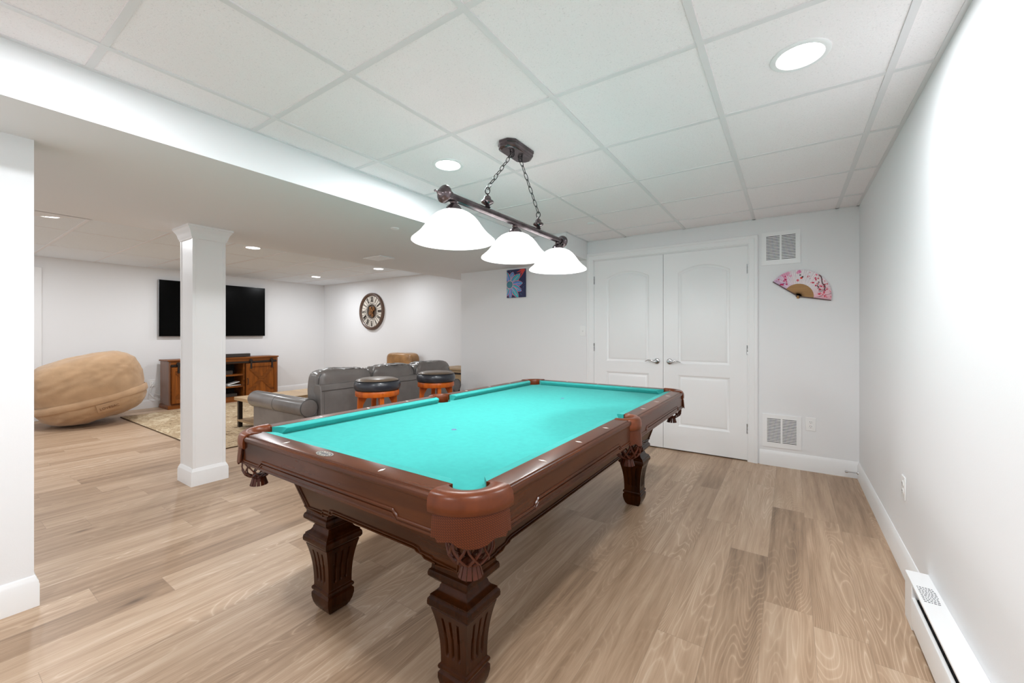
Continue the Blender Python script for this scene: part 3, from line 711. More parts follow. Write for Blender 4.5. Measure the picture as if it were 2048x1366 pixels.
# outlets and a switch
def plate(name, label, cat, loc, rz, kind, group=None):
    t = thing(name, label, cat, loc, rz, group)
    B(-0.0375, 0.0375, -0.006, 0, -0.059, 0.059).build('cover_plate', 'whiteplastic', t, bevel=0.003)
    if kind == 'outlet':
        for dz in (-0.0195, 0.0195):
            g = G(); g.lathe([(0, -0.0085), (0.0145, -0.0085), (0.0165, -0.006)], (0, 0, dz), 'y', 24); sck = g.build('socket', 'whiteplastic', t)
            h = G(); h.box(-0.0072, -0.0050, -0.0090, -0.0080, dz-0.002, dz+0.0075); h.box(0.0050, 0.0072, -0.0090, -0.0080, dz-0.002, dz+0.0065); h.box(-0.002, 0.002, -0.0090, -0.0080, dz-0.0105, dz-0.0065)
            h.build('slots', 'slot', sck)
    else:
        B(-0.006, 0.006, -0.009, -0.005, -0.013, 0.013).build('bezel', 'whiteplastic', t)
        G().prism([(-0.008, -0.009), (-0.020, 0.004), (-0.017, 0.009), (-0.008, 0.004)], 'x', -0.0045, 0.0045).build('toggle', 'whiteplastic', t)
    return t
plate('power_outlet', 'white outlet on the end wall right of the low vent', 'outlet', (0.159, YE, 0.414), 0, 'outlet', 'wall outlets')
plate('power_outlet', 'white outlet on the right wall above the baseboard heater', 'outlet', (XR, 2.852, 0.430), -pi/2, 'outlet', 'wall outlets')
po = plate('power_outlet', 'white outlet with a plug behind the tan bean bag', 'outlet', (XT, 2.268, 0.40), pi/2, 'outlet', 'wall outlets')
plate('light_switch', 'white toggle light switch left of the closet casing', 'light switch', (-2.012, YE, 1.244), 0, 'switch')
g = G(); yy = 2.268
g.tube([(XT+0.012, yy, 0.38), (XT+0.05, yy+0.005, 0.375), (XT+0.055, yy-0.03, 0.33), (XT+0.05, yy-0.05, 0.24), (XT+0.05, yy+0.0, 0.17), (XT+0.055, yy+0.07, 0.15), (XT+0.06, yy+0.14, 0.16)], 0.005, 6)
g.tube([(XT+0.012, yy+0.005, 0.42), (XT+0.045, yy-0.01, 0.40), (XT+0.05, yy-0.025, 0.30), (XT+0.05, yy+0.03, 0.22), (XT+0.06, yy+0.10, 0.20), (XT+0.06, yy+0.15, 0.20)], 0.005, 6)
g.box(XT+0.009, XT+0.032, yy-0.012, yy+0.012, 0.366, 0.392)
tag(g.build('power_cable', 'whiteplastic'), 'white power cables hanging from the outlet behind the bean bag', 'cable')
# spring door stop
ds = thing('door_stop', 'small chrome door stop on the baseboard in the room corner', 'door stop', (XR-0.015, 4.40, 0.062))
g = G(); g.lathe([(0, 0), (0.011, 0), (0.010, -0.006), (0.005, -0.010), (0, -0.010)], (0, 0, 0), 'x', 16); g.build('base', 'chrome', ds)
g = G(); g.tube([(-0.008-0.058*i/96, 0.0048*cos(i*0.785), 0.0048*sin(i*0.785)) for i in range(97)], 0.0012, 5); g.build('spring', 'chrome', ds)
g = G(); g.lathe([(0, -0.066), (0.008, -0.066), (0.0095, -0.072), (0.009, -0.082), (0.005, -0.086), (0, -0.087)], (0, 0, 0), 'x', 16); g.build('tip', 'chrome', ds)
# baseboard heater
ht = thing('baseboard_heater', 'long white electric baseboard heater along the right wall', 'heater', (XR, 0, 0))
hd = 0.073; ya, ybb = 0.6, 2.418
g = G(); g.prism([(-hd+0.004, 0.197), (0, 0.197), (0, 0.193), (-hd+0.004, 0.193), (-hd+0.003, 0.187), (-hd, 0.187), (-hd, 0.195)], 'y', ya, ybb); g.build('hood', 'heat', ht, bevel=0.002)
g = G(); g.prism([(-hd+0.012, 0.137), (-hd+0.002, 0.133), (-hd, 0.128), (-hd, 0.022), (-hd+0.004, 0.018), (-hd+0.010, 0.018)], 'y', ya, 2.305); g.build('front_panel', 'heat', ht)
B(-0.012, 0, ya, ybb, 0.0, 0.193).build('back_panel', 'heat', ht); B(-0.0135, -0.0125, ya, 2.30, 0.02, 0.192).build('slot_shade_plate', 'slot', ht)  # thin dark plate stands in for the shade inside the heater slot
g = G(); g.box(-0.056, -0.014, ya, 2.30, 0.05, 0.135)
for i in range(30): g.box(-0.060, -0.013, ya+0.01+i*0.056, ya+0.012+i*0.056, 0.04, 0.15)
g.build('heating_element', 'slot', ht)
g = G(); g.prism([(-hd, 0.0), (-0.0, 0.0), (0, 0.192), (-hd+0.001, 0.192), (-hd, 0.17)], 'y', 2.305, ybb); g.build('end_cap', 'heat', ht, bevel=0.003)
g = G(); random.seed(3)
for r in range(10):
    y = 2.285-r*0.0125; x = -0.062
    while x < -0.014:
        wdt = random.uniform(0.003, 0.008); g.box(x, min(x+wdt, -0.012), y-0.0052, y, 0.1971, 0.1974); x += wdt+0.003
g.build('warning_print', 'ink', ht)['label'] = 'lines of small grey print'

# ------------------------------------------------------------------ wall pieces
def paint_sheet(x0, x1, z0, z1, nx, nz, fn, to3d):
    g = G(); g.col = []
    for j in range(nz+1):
        for i in range(nx+1):
            u, v = i/nx, j/nz; g.v.append(to3d(x0+(x1-x0)*u, z0+(z1-z0)*v)); g.col.append(fn(u, v))
    for j in range(nz):
        for i in range(nx):
            q = j*(nx+1)+i; g.f.append((q, q+1, q+nx+2, q+nx+1))
    return g
def lerp3(a, b, t): return tuple(a[i]+(b[i]-a[i])*t for i in range(3))
random.seed(11)
dots = [(random.random(), random.random(), random.uniform(0.006, 0.013)) for _ in range(60)]
PET = [(72, 0.60, 0.16), (38, 0.72, 0.17), (3, 0.70, 0.15), (-26, 0.72, 0.14), (-52, 0.78, 0.15), (-86, 0.66, 0.12), (-112, 0.60, 0.12), (108, 0.62, 0.15)]
def flower(u, v):
    asp = 0.366/0.289; x, y = u-0.16, (v-0.47)*asp
    c = (0.018, 0.022, 0.085)
    for dx, dy, dr in dots:
        if hypot(u-dx, (v-dy)*asp) < dr and (u > 0.72 or v > 0.86): c = (0.10, 0.42, 0.62)
    # red fronds in the top corner
    for k in range(5):
        a = radians(150+k*22); px, py = u-0.96, (v-0.98)*asp
        l = px*cos(a)+py*sin(a); w = -px*sin(a)+py*cos(a)
        if 0 < l < 0.42 and abs(w) < 0.055*(1-l/0.5): c = (0.70, 0.06, 0.05)
    r = hypot(x, y)
    for ang, L, wd in PET:
        a = radians(ang); l = x*cos(a)+y*sin(a); w = -x*sin(a)+y*cos(a)
        t = (l-0.16)/(L-0.16)
        if 0 < t < 1:
            hwid = wd*(sin(pi*min(1, t**0.75)))**0.6
            q = abs(w)/max(hwid, 1e-5)
            if q < 1:
                if q > 0.80 or t > 0.95: c = (0.75, 0.30, 0.45)
                elif q > 0.68: c = (0.02, 0.02, 0.06)
                else:
                    s = sin(w*95+t*6)
                    c = lerp3((0.05, 0.55, 0.60), (0.10, 0.30, 0.75), 0.5+0.5*sin(ang*0.07+t*3))
                    if abs(w) < 0.012 and t < 0.75: c = (0.75, 0.25, 0.40)
                    elif s > 0.82: c = (0.03, 0.28, 0.35)
    if r < 0.19:
        c = (0.75, 0.45, 0.55) if r > 0.165 else (0.04, 0.10, 0.20)
        if r < 0.16 and sin(r*150)*sin(atan2(y, x)*9+r*40) > 0.25: c = (0.15, 0.60, 0.62)
    return c
pa = thing('painting', 'small unframed canvas of a blue flower left of the closet', 'painting', (-2.950, YE, 1.868))
B(-0.1445, 0.1445, -0.018, 0, -0.183, 0.183).build('canvas', plain('canvas_edge', (0.02, 0.025, 0.08), 0.7), pa)
paint_sheet(-0.1445, 0.1445, -0.183, 0.183, 110, 140, flower, lambda x, z: (x, -0.0186, z)).build('picture', 'print_', pa, flipfix=False)
# folding fan
fa = thing('folding_fan', 'open pink folding fan with cherry blossom print pinned on the wall', 'fan', (0.067, YE, 1.546))
A0, A1 = radians(-11), radians(143)
RI, RO = 0.113, 0.238
random.seed(5)
blo = []
for _ in range(38): blo.append((random.uniform(0.12, 0.52), random.uniform(0.25, 0.95), random.uniform(0.005, 0.014), random.choice([(0.62, 0.03, 0.10), (0.75, 0.10, 0.18), (0.55, 0.02, 0.05)])))
for _ in range(12): blo.append((random.uniform(0.80, 0.98), random.uniform(0.2, 0.85), random.uniform(0.009, 0.017), (0.55, 0.02, 0.12)))
for _ in range(14): blo.append((random.uniform(0.02, 0.12), random.uniform(0.2, 0.95), random.uniform(0.006, 0.013), (0.70, 0.05, 0.10)))
blo += [(0.60, 0.42, 0.018, (0.75, 0.03, 0.02)), (0.585, 0.50, 0.014, (0.02, 0.02, 0.02)), (0.625, 0.62, 0.012, (0.02, 0.02, 0.03)), (0.64, 0.85, 0.03, (0.72, 0.22, 0.42)), (0.66, 0.80, 0.022, (0.80, 0.35, 0.50)), (0.66, 0.25, 0.02, (0.75, 0.15, 0.2))]
def fan_col(t, r):
    """t: 0 at the right rib, 1 at the left; r: 0 inner, 1 outer"""
    base = (0.84, 0.76, 0.79)
    base = lerp3(base, (0.80, 0.36, 0.45), max(0, 1-t/0.30)*0.75)
    base = lerp3(base, (0.62, 0.36, 0.60), max(0, (t-0.72)/0.28)*0.65)
    if 0.74 < t < 0.90 and r > 0.45 and noise.noise((t*22, r*5, 1)) > -0.05: base = lerp3(base, (0.78, 0.20, 0.40), 0.6)
    if 0.45 < t < 0.72: base = lerp3(base, (0.80, 0.76, 0.78), 0.6)
    rad = RI+(RO-RI)*r; ang = A0+(A1-A0)*t; x, y = rad*cos(ang), rad*sin(ang)
    for bt, brr, bs, bc in blo:
        R2 = RI+(RO-RI)*brr; a = A0+(A1-A0)*bt
        if hypot(x-R2*cos(a), y-R2*sin(a)) < bs*0.5: base = bc
    # twigs
    for (t0, r0, t1, r1, wv) in ((0.16, 0.62, 0.40, 0.95, 0.05), (0.03, 0.05, 0.10, 0.95, 0.06), (0.22, 0.30, 0.33, 0.60, 0.05), (0.90, 0.15, 0.97, 0.85, 0.08)):
        if t0 < t < t1:
            q = (t-t0)/(t1-t0); rr = r0+(r1-r0)*q+wv*sin(q*9)
            if abs(r-rr) < 0.035: base = (0.10, 0.02, 0.03) if t < 0.8 else (0.35, 0.03, 0.25)
    # two columns of small brush writing
    for tc in (0.155, 0.178):
        if abs(t-tc) < 0.0075 and 0.30 < r < 0.72 and sin(r*85+tc*900)+0.6*sin(t*2600+r*40) > 0.1: base = (0.03, 0.02, 0.03)
    return base
g = G(); g.col = []; NA, NR = 288, 44; plt = 36
for j in range(NR+1):
    for i in range(NA+1):
        t = i/NA; a = A0+(A1-A0)*t; tri = abs(((i/(NA/plt)) % 1.0)*2-1)
        rad = RI+(RO-RI)*j/NR; rad2 = rad
        d = -0.010-0.0065*tri*(0.35+0.65*j/NR)
        g.v.append((rad2*cos(a), d, rad2*sin(a))); g.col.append(fan_col(t, j/NR))
for j in range(NR):
    for i in range(NA):
        q = j*(NA+1)+i; g.f.append((q, q+1, q+NA+2, q+NA+1))
g.build('paper_leaf', 'print_', fa, flipfix=False, sharp=20)['label'] = 'pleated pink blossom leaf'
g = G()
for k in range(22):
    a = A0+(A1-A0)*(k+0.5)/22; w0, w1 = 0.0045, 0.0092; ca, sa = cos(a), sin(a); y0 = -0.006-0.0035*(k % 2); rr = 0.1135
    vs = []
    for yq in (y0, y0-0.002):
        vs += [(-0.012*ca-w0*sa, yq, -0.012*sa+w0*ca), (-0.012*ca+w0*sa, yq, -0.012*sa-w0*ca), (rr*ca+w1*sa, yq, rr*sa-w1*ca), (rr*ca-w1*sa, yq, rr*sa+w1*ca)]
    g.add(vs, [(0, 1, 2, 3), (7, 6, 5, 4), (0, 1, 5, 4), (1, 2, 6, 5), (2, 3, 7, 6), (3, 0, 4, 7)])
g.build('ribs', 'bamboo', fa)['label'] = 'brown bamboo ribs'
for nm, a in (('guard', A0), ('guard', A1)):
    g = G(); ca, sa = cos(a), sin(a); rings = []
    for rr, wd in ((-0.018, 0.004), (0.0, 0.0045), (RO, 0.004)):
        rings.append([(rr*ca-wd*sa*s1, y, rr*sa+wd*ca*s1) for s1, y in ((-1, -0.014), (1, -0.014), (1, -0.019), (-1, -0.019))])
    g.loft(rings); g.build(nm, 'bambood', fa)
g = G(); g.lathe([(0, -0.022), (0.006, -0.022), (0.008, -0.019), (0.008, 0)], (0, 0, 0), 'y', 16); g.lathe([(0, -0.012), (0.011, -0.012), (0.012, -0.004), (0.011, 0)], (0, 0, -0.008), 'y', 16); g.build('pivot', 'bamboo', fa)
# clock
ck = thing('wall_clock', 'large round roman numeral clock with an open gear centre', 'clock', (-6.935, YC, 1.657))
g = G(); g.lathe([(0.372, 0), (0.372, -0.030), (0.366, -0.048), (0.352, -0.056), (0.338, -0.055), (0.330, -0.046), (0.322, -0.043), (0.314, -0.036), (0.314, -0.010)], (0, 0, 0), 'y', 72); g.build('rim', 'clockrim', ck)
g = G(); g.lathe([(0.318, -0.012), (0.318, -0.020), (0.140, -0.020), (0.140, -0.012)], (0, 0, 0), 'y', 72); g.build('dial', 'clockface', ck)
g = G()
for r0, r1 in ((0.160, 0.168), (0.138, 0.146)): g.lathe([(r0, -0.019), (r0, -0.024), (r1, -0.024), (r1, -0.019)], (0, 0, 0), 'y', 60)
for k in range(12):
    a = radians(15+30*k); ca, sa = cos(a), sin(a); wd = 0.0035
    g.loft([[(r*ca-wd*sa, y, r*sa+wd*ca), (r*ca+wd*sa, y, r*sa-wd*ca)] + [(r*ca+wd*sa, y2, r*sa-wd*ca), (r*ca-wd*sa, y2, r*sa+wd*ca)] for r, y, y2 in ((0.166, -0.019, -0.023), (0.318, -0.019, -0.023))])
g.build('dial_divider', 'clockink', ck)
ROM = ['XII', 'I', 'II', 'III', 'IV', 'V', 'VI', 'VII', 'VIII', 'IX', 'X', 'XI']
def stroke(g, p, q, w, M2):
    d = Vector((q[0]-p[0], q[1]-p[1])).normalized(); n = Vector((-d.y, d.x))*w/2
    pts = [(p[0]+n.x, p[1]+n.y), (p[0]-n.x, p[1]-n.y), (q[0]-n.x, q[1]-n.y), (q[0]+n.x, q[1]+n.y)]
    P3 = [M2(a, b) for a, b in pts]; g.add([(x, -0.0195, z) for x, z in P3]+[(x, -0.024, z) for x, z in P3], [(0, 1, 2, 3), (7, 6, 5, 4), (0, 1, 5, 4), (1, 2, 6, 5), (2, 3, 7, 6), (3, 0, 4, 7)])
for k, s in enumerate(ROM):
    a = pi/2-2*pi*k/12; ca, sa = cos(a), sin(a)
    M2 = lambda u, v: ((0.242+v)*ca+u*sa, (0.242+v)*sa-u*ca)
    wds = {'I': 0.017, 'V': 0.040, 'X': 0.040}; tot = sum(wds[c] for c in s); sc = min(1.0, 0.078/tot); u = -tot*sc/2; g = G(); H = 0.052
    for c in s:
        w = wds[c]*sc
        if c == 'I': stroke(g, (u+w/2, -H), (u+w/2, H), 0.010*sc+0.0035, M2)
        elif c == 'V': stroke(g, (u+w*0.15, H), (u+w*0.5, -H), 0.013, M2); stroke(g, (u+w*0.85, H), (u+w*0.5, -H), 0.005, M2)
        else: stroke(g, (u+w*0.12, H), (u+w*0.88, -H), 0.013, M2); stroke(g, (u+w*0.88, H), (u+w*0.12, -H), 0.005, M2)
        u += w
    stroke(g, (-tot*sc/2, H), (tot*sc/2, H), 0.004, M2); stroke(g, (-tot*sc/2, -H), (tot*sc/2, -H), 0.004, M2)
    g.build('numeral', 'clockink', ck)
g = G()
def cog(g, cx, cz, r, y, n):
    out = []
    for i in range(n*4):
        a = 2*pi*i/(n*4); q = r*(1.0 if i % 4 < 2 else 0.87); out.append((cx+q*cos(a), cz+q*sin(a)))
    g.loft([[(x, y, z) for x, z in out], [(x, y-0.008, z) for x, z in out]])
B(-0.0, 0.0, 0, 0, 0, 0)
bk = G(); bk.lathe([(0, -0.004), (0.142, -0.004)], (0, 0, 0), 'y', 40); bk.build('gear_backing', plain('dark_clock_back', (0.10, 0.065, 0.045), 0.6), ck)
for cx, cz, r, y, n in ((0.0, 0.0, 0.055, -0.026, 18), (0.055, 0.055, 0.045, -0.016, 16), (-0.055, -0.03, 0.048, -0.012, 16), (0.02, -0.075, 0.040, -0.018, 14), (-0.045, 0.065, 0.038, -0.014, 14)):
    q = G(); cog(q, cx, cz, r, y, n); q.lathe([(0, y-0.014), (r*0.25, y-0.014), (r*0.3, y-0.008)], (cx, 0, cz), 'y', 14); q.build('gear', 'gear', ck)
# television
tv = thing('television', 'large black flat screen television on the far wall', 'television', (XT+0.001, 3.155, 1.636))
tvx = 0.062; hy, hz = 0.826, 0.470
B(0.030, tvx-0.001, -hy, hy, -hz, hz).build('housing', 'bezel', tv, bevel=0.002)
B(tvx-0.001, tvx+0.0015, -hy+0.006, hy-0.002, -hz+0.003, hz-0.003).build('screen', 'tv', tv)
B(0.0, 0.032, -0.3, 0.3, -0.2, 0.2).build('wall_bracket', 'black', tv)
# ------------------------------------------------------------------ console under the television
KX, KY0, KY1 = -8.18, 2.345, 4.03
kn = thing('media_console', 'rustic brown media console with crossed sliding barn doors', 'cabinet', (KX, (KY0+KY1)/2, 0))
h2 = (KY1-KY0)/2
B(-0.40, 0.012, -h2-0.012, h2+0.012, 0.765, 0.788).build('top', 'rustic', kn, bevel=0.003)
B(-0.385, 0.0, -h2+0.004, -h2+0.030, 0.06, 0.765).build('side_panel', 'rusticside', kn); B(-0.385, 0, h2-0.030, h2-0.004, 0.06, 0.765).build('side_panel', 'rusticside', kn)
g = G(); g.box(-0.385, -0.372, -h2+0.03, h2-0.03, 0.06, 0.765); g.build('back_panel', 'slot', kn)
g = G(); g.box(-0.385, -0.006, -h2+0.03, h2-0.03, 0.055, 0.085); g.box(-0.020, 0.0, -h2+0.03, h2-0.03, 0.675, 0.765)
for yq in (-0.275, 0.255): g.box(-0.385, -0.010, yq-0.014, yq+0.014, 0.08, 0.70)
for yq in (-h2+0.055, h2-0.055): g.box(-0.012, 0.0, yq-0.03, yq+0.03, 0.08, 0.70)
g.build('carcass', 'rustic', kn)
for z in (0.265, 0.470): B(-0.38, -0.012, -0.262, 0.242, z-0.014, z+0.014).build('shelf', 'rustic', kn)
g = G(); g.box(-0.395, 0.014, -h2-0.010, h2+0.010, 0.0, 0.052); g.prism([(-h2-0.010, 0.052), (h2+0.010, 0.052), (h2+0.002, 0.064), (-h2-0.002, 0.064)], 'x', -0.39, 0.008)
g.build('plinth', 'rustic', kn, bevel=0.003)
g = G(); g.box(0.004, 0.012, -h2+0.03, h2-0.03, 0.682, 0.712); g.build('door_track', 'iron', kn)
for s1 in (-1, 1):
    y0, y1 = (0.272, 0.805) if s1 > 0 else (-0.805, -0.272)
    d = B(0.004, 0.018, y0, y1, 0.09, 0.668).build('barn_door', 'rusticz', kn)
    f = G(); x0, x1 = 0.018, 0.030
    f.box(x0, x1, y0, y0+0.045, 0.09, 0.668); f.box(x0, x1, y1-0.045, y1, 0.09, 0.668); f.box(x0, x1, y0+0.045, y1-0.045, 0.09, 0.150); f.box(x0, x1, y0+0.045, y1-0.045, 0.608, 0.668)
    f.build('door_frame', 'rusticz', d, bevel=0.002)
    for k in (0, 1):
        a = (y0+0.045, 0.150) if k == 0 else (y1-0.045, 0.150); b = (y1-0.045, 0.608) if k == 0 else (y0+0.045, 0.608)
        v = Vector((b[0]-a[0], b[1]-a[1])).normalized(); nrm = Vector((-v.y, v.x))*0.026
        G().prism([(a[0]+nrm.x, a[1]+nrm.y), (a[0]-nrm.x, a[1]-nrm.y), (b[0]-nrm.x, b[1]-nrm.y), (b[0]+nrm.x, b[1]+nrm.y)], 'x', x0, x1-0.002-0.003*k).build('cross_brace', 'rustic', d)
    for yq in (y0+0.085, y1-0.085):
        q = G(); q.box(0.030, 0.036, yq-0.014, yq+0.014, 0.575, 0.715); q.lathe([(0, 0.012), (0.026, 0.012), (0.028, 0.018), (0.028, 0.026), (0.024, 0.034), (0, 0.036)], (0, yq, 0.722), 'x', 20)
        q.build('roller_hanger', 'iron', d)
    yq = y0+0.022 if s1 > 0 else y1-0.022
    q = G(); q.tube([(0.030, yq, 0.40), (0.052, yq, 0.395), (0.056, yq, 0.36), (0.056, yq, 0.33), (0.052, yq, 0.295), (0.030, yq, 0.29)], 0.006, 8); q.build('handle', 'iron', d)
sb = thing('soundbar', 'dark brown soundbar lying on top of the media console', 'soundbar', (KX-0.10, 3.10, 0.788))
B(-0.045, 0.045, -0.47, 0.47, 0.004, 0.062).build('housing', 'darkplastic', sb, bevel=0.006)
B(-0.03, 0.03, -0.40, 0.40, 0.0, 0.005).build('foot', 'black', sb)
def slab(name, label, cat, loc, size, mat, rz=0, rx=0, group=None):
    o = B(-size[0]/2, size[0]/2, -size[1]/2, size[1]/2, 0, size[2]).build(name, mat, bevel=0.002, loc=loc); o.rotation_euler = (rx, 0, rz)
    return tag(o, label, cat, group)
slab('media_player', 'flat dark box on the bottom console shelf', 'media player', (KX-0.17, 3.17, 0.0855), (0.22, 0.36, 0.055), 'darkplastic')
slab('receiver', 'dark box on the top console shelf', 'receiver', (KX-0.19, 3.13, 0.4845), (0.26, 0.30, 0.07), 'darkplastic')
slab('book', 'white papers lying flat on the middle console shelf', 'papers', (KX-0.13, 3.29, 0.2800), (0.18, 0.22, 0.010), 'paper', 0.3)
slab('booklet', 'white booklet tilted up on the papers on the middle shelf', 'booklet', (KX-0.11, 3.285, 0.318), (0.14, 0.20, 0.010), 'paper', 0.1, 0.22)
g = G(); g.superell((0, 0, 0.032), (0.05, 0.075, 0.032), 0.7, 0.7, 20, 12)
g.superell((0.03, -0.07, 0.022), (0.045, 0.025, 0.022), 0.8, 0.8, 14, 10); g.superell((0.03, 0.07, 0.022), (0.045, 0.025, 0.022), 0.8, 0.8, 14, 10)
tag(g.build('game_controller', 'black', loc=(KX-0.09, 3.07, 0.2795)), 'small black game controller on the middle console shelf', 'controller')

# ------------------------------------------------------------------ bean bag
sx, sy = -7.86, 1.405
SR = (0.56, 0.54, 0.45)
tilt = radians(-13)
bb = thing('bean_bag', 'huge tan suede bean bag with a fabric band', 'bean bag', (sx, sy, 0), radians(80))
TM = Matrix.Rotation(tilt, 3, 'Y')
pw = lambda v, e: math.copysign(abs(v)**e, v)
def sac_pt(ph, th, off=0.0, wr=True):
    e1, e2 = 0.60, 0.95
    hz = 0.485 if ph > -0.13 else 0.40
    p = Vector(((SR[0]+off)*pw(cos(ph), e1)*pw(cos(th), e2), (SR[1]+off)*pw(cos(ph), e1)*pw(sin(th), e2), (hz+off)*pw(sin(ph), e1)))
    if wr:
        d = p.normalized(); w = 0.0
        zz = p.z/0.45; far = min(1.0, abs(zz+0.13)*4)
        w += 0.022*noise.noise(d*1.6+Vector((3, 1, 0)))
        w += 0.013*noise.noise(Vector((d.x*2.6+0.5, d.y*2.6, d.z*8.0-d.x*2.0)))*far
        crease = noise.noise(Vector((d.x*2.2+7, d.y*2.2, d.z*5.0+d.x*1.5)))
        w -= 0.020*max(0, 0.07-abs(crease))*14*far*max(0.0, abs(d.x)-0.35)
        w += 0.004*noise.noise(Vector((d.x*7.0+4, d.y*7.0, d.z*15.0+d.x*3)))*far
        p = p+d*w
        p = p-d*0.014*math.exp(-((zz+0.13)/0.08)**2)
    p = TM @ p
    p.x += 0.06*max(0, p.z)                       # leans a little to the right
    p.z += 0.445
    if p.z < 0.06: p.z = 0.06*math.exp((p.z-0.06)/0.06)*1.0   # flattened where it rests on the floor
    return p
g = G(); nu, nv = 150, 100
g.loft([[tuple(sac_pt(-pi/2+pi*i/nv, 2*pi*j/nu)) for j in range(nu)] for i in range(nv+1)], cap=False)
g.build('bag', 'sac', bb, sharp=180)
g = G(); rings = []
for j in range(90):
    th = 2*pi*j/90; ring = []
    for ph, off in ((-0.155, -0.01), (-0.145, 0.012), (-0.09, 0.016), (-0.035, 0.012), (-0.025, -0.01)): ring.append(tuple(sac_pt(ph*1.3, th, off, False)))
    rings.append(ring)
g.loft(rings, cap=False, path_closed=True); g.build('band', 'sacband', bb, sharp=60)
# label patch, front side (local -y)
def on_front(u, v, off):
    th = -pi/2+u; return sac_pt(v, th, off, False)
g = G(); front = []; back = []
for j in range(5):
    for i in range(9):
        u = 0.02+0.40*i/8; v = -0.21-0.30*j/4*1.0; front.append(tuple(on_front(u, v, 0.010))); back.append(tuple(on_front(u, v, 0.002)))
fs = [(j*9+i, j*9+i+1, (j+1)*9+i+1, (j+1)*9+i) for j in range(4) for i in range(8)]; K = 45
edge = [(i, K+i, K+i+1, i+1) for i in range(8)]+[(36+i, 36+i+1, K+36+i+1, K+36+i) for i in range(8)]+[(j*9, (j+1)*9, K+(j+1)*9, K+j*9) for j in range(4)]+[(j*9+8, K+j*9+8, K+(j+1)*9+8, (j+1)*9+8) for j in range(4)]
g.add(front+back, fs+[tuple(x+K for x in f[::-1]) for f in fs]+edge); lb = g.build('label_patch', 'sacband', bb)
pm = on_front(0.22, -0.36, 0.016); px_ = (on_front(0.38, -0.36, 0.012)-on_front(0.06, -0.36, 0.012)).normalized(); pz_ = (on_front(0.22, -0.24, 0.012)-on_front(0.22, -0.48, 0.012)); pz_ = (pz_-px_*pz_.dot(px_)).normalized(); py_ = px_.cross(pz_)
MM = Matrix(((px_.x, pz_.x, py_.x, pm.x), (px_.y, pz_.y, py_.y, pm.y), (px_.z, pz_.z, py_.z, pm.z), (0, 0, 0, 1)))
text_mesh('lettering', 'LOVESAC', 0.046, 'sacink', lb, MM, 0.001)

# ------------------------------------------------------------------ rug, coffee table
g = B(-1.545, 1.545, -1.2, 1.2, 0.0, 0.012); rg = tag(g.build('area_rug', 'rug', loc=(-6.455, 2.945, 0.0), bevel=0.004), 'beige and brown patterned rug on the oak floor', 'rug')
eb = G(); eb.box(-1.55, 1.55, -1.206, -1.198, 0, 0.010); eb.box(-1.55, 1.55, 1.198, 1.206, 0, 0.010); eb.box(-1.551, -1.543, -1.2, 1.2, 0, 0.010); eb.box(1.543, 1.551, -1.2, 1.2, 0, 0.010)
eb.build('rug_binding', plain('brown_binding', (0.10, 0.06, 0.03), 0.9), rg)
ct = thing('coffee_table', 'light oak coffee table with dark legs in front of the sofa', 'table', (-5.62, 2.95, 0.012))
B(-0.30, 0.30, -0.58, 0.58, 0.345, 0.388).build('tabletop', 'oak', ct, bevel=0.004)
B(-0.27, 0.27, -0.56, 0.56, 0.075, 0.100).build('shelf', 'oak', ct, bevel=0.004)
for xx in (-0.25, 0.25):
    for yy in (-0.53, 0.53): B(xx-0.022, xx+0.022, yy-0.022, yy+0.022, 0, 0.345).build('leg', 'iron', ct, bevel=0.002)

# ------------------------------------------------------------------ sofa
sf = thing('sofa', 'grey leather three seat sofa seen from behind', 'sofa', (-3.74, 3.195, 0))
SL = 0.945                                  # half length between the arms' inner faces
def bulge(p, k=0.0): return p
B(-1.02, -0.02, -SL, SL, 0.07, 0.30).build('base', 'sofa', sf, bevel=0.02, seg=3)
g = G(); g.prism([(-0.035, 0.06), (0.0, 0.06), (0.012, 0.40), (-0.03, 0.715), (-0.05, 0.73), (-0.105, 0.72), (-0.13, 0.30), (-0.13, 0.06)], 'y', -SL, SL)
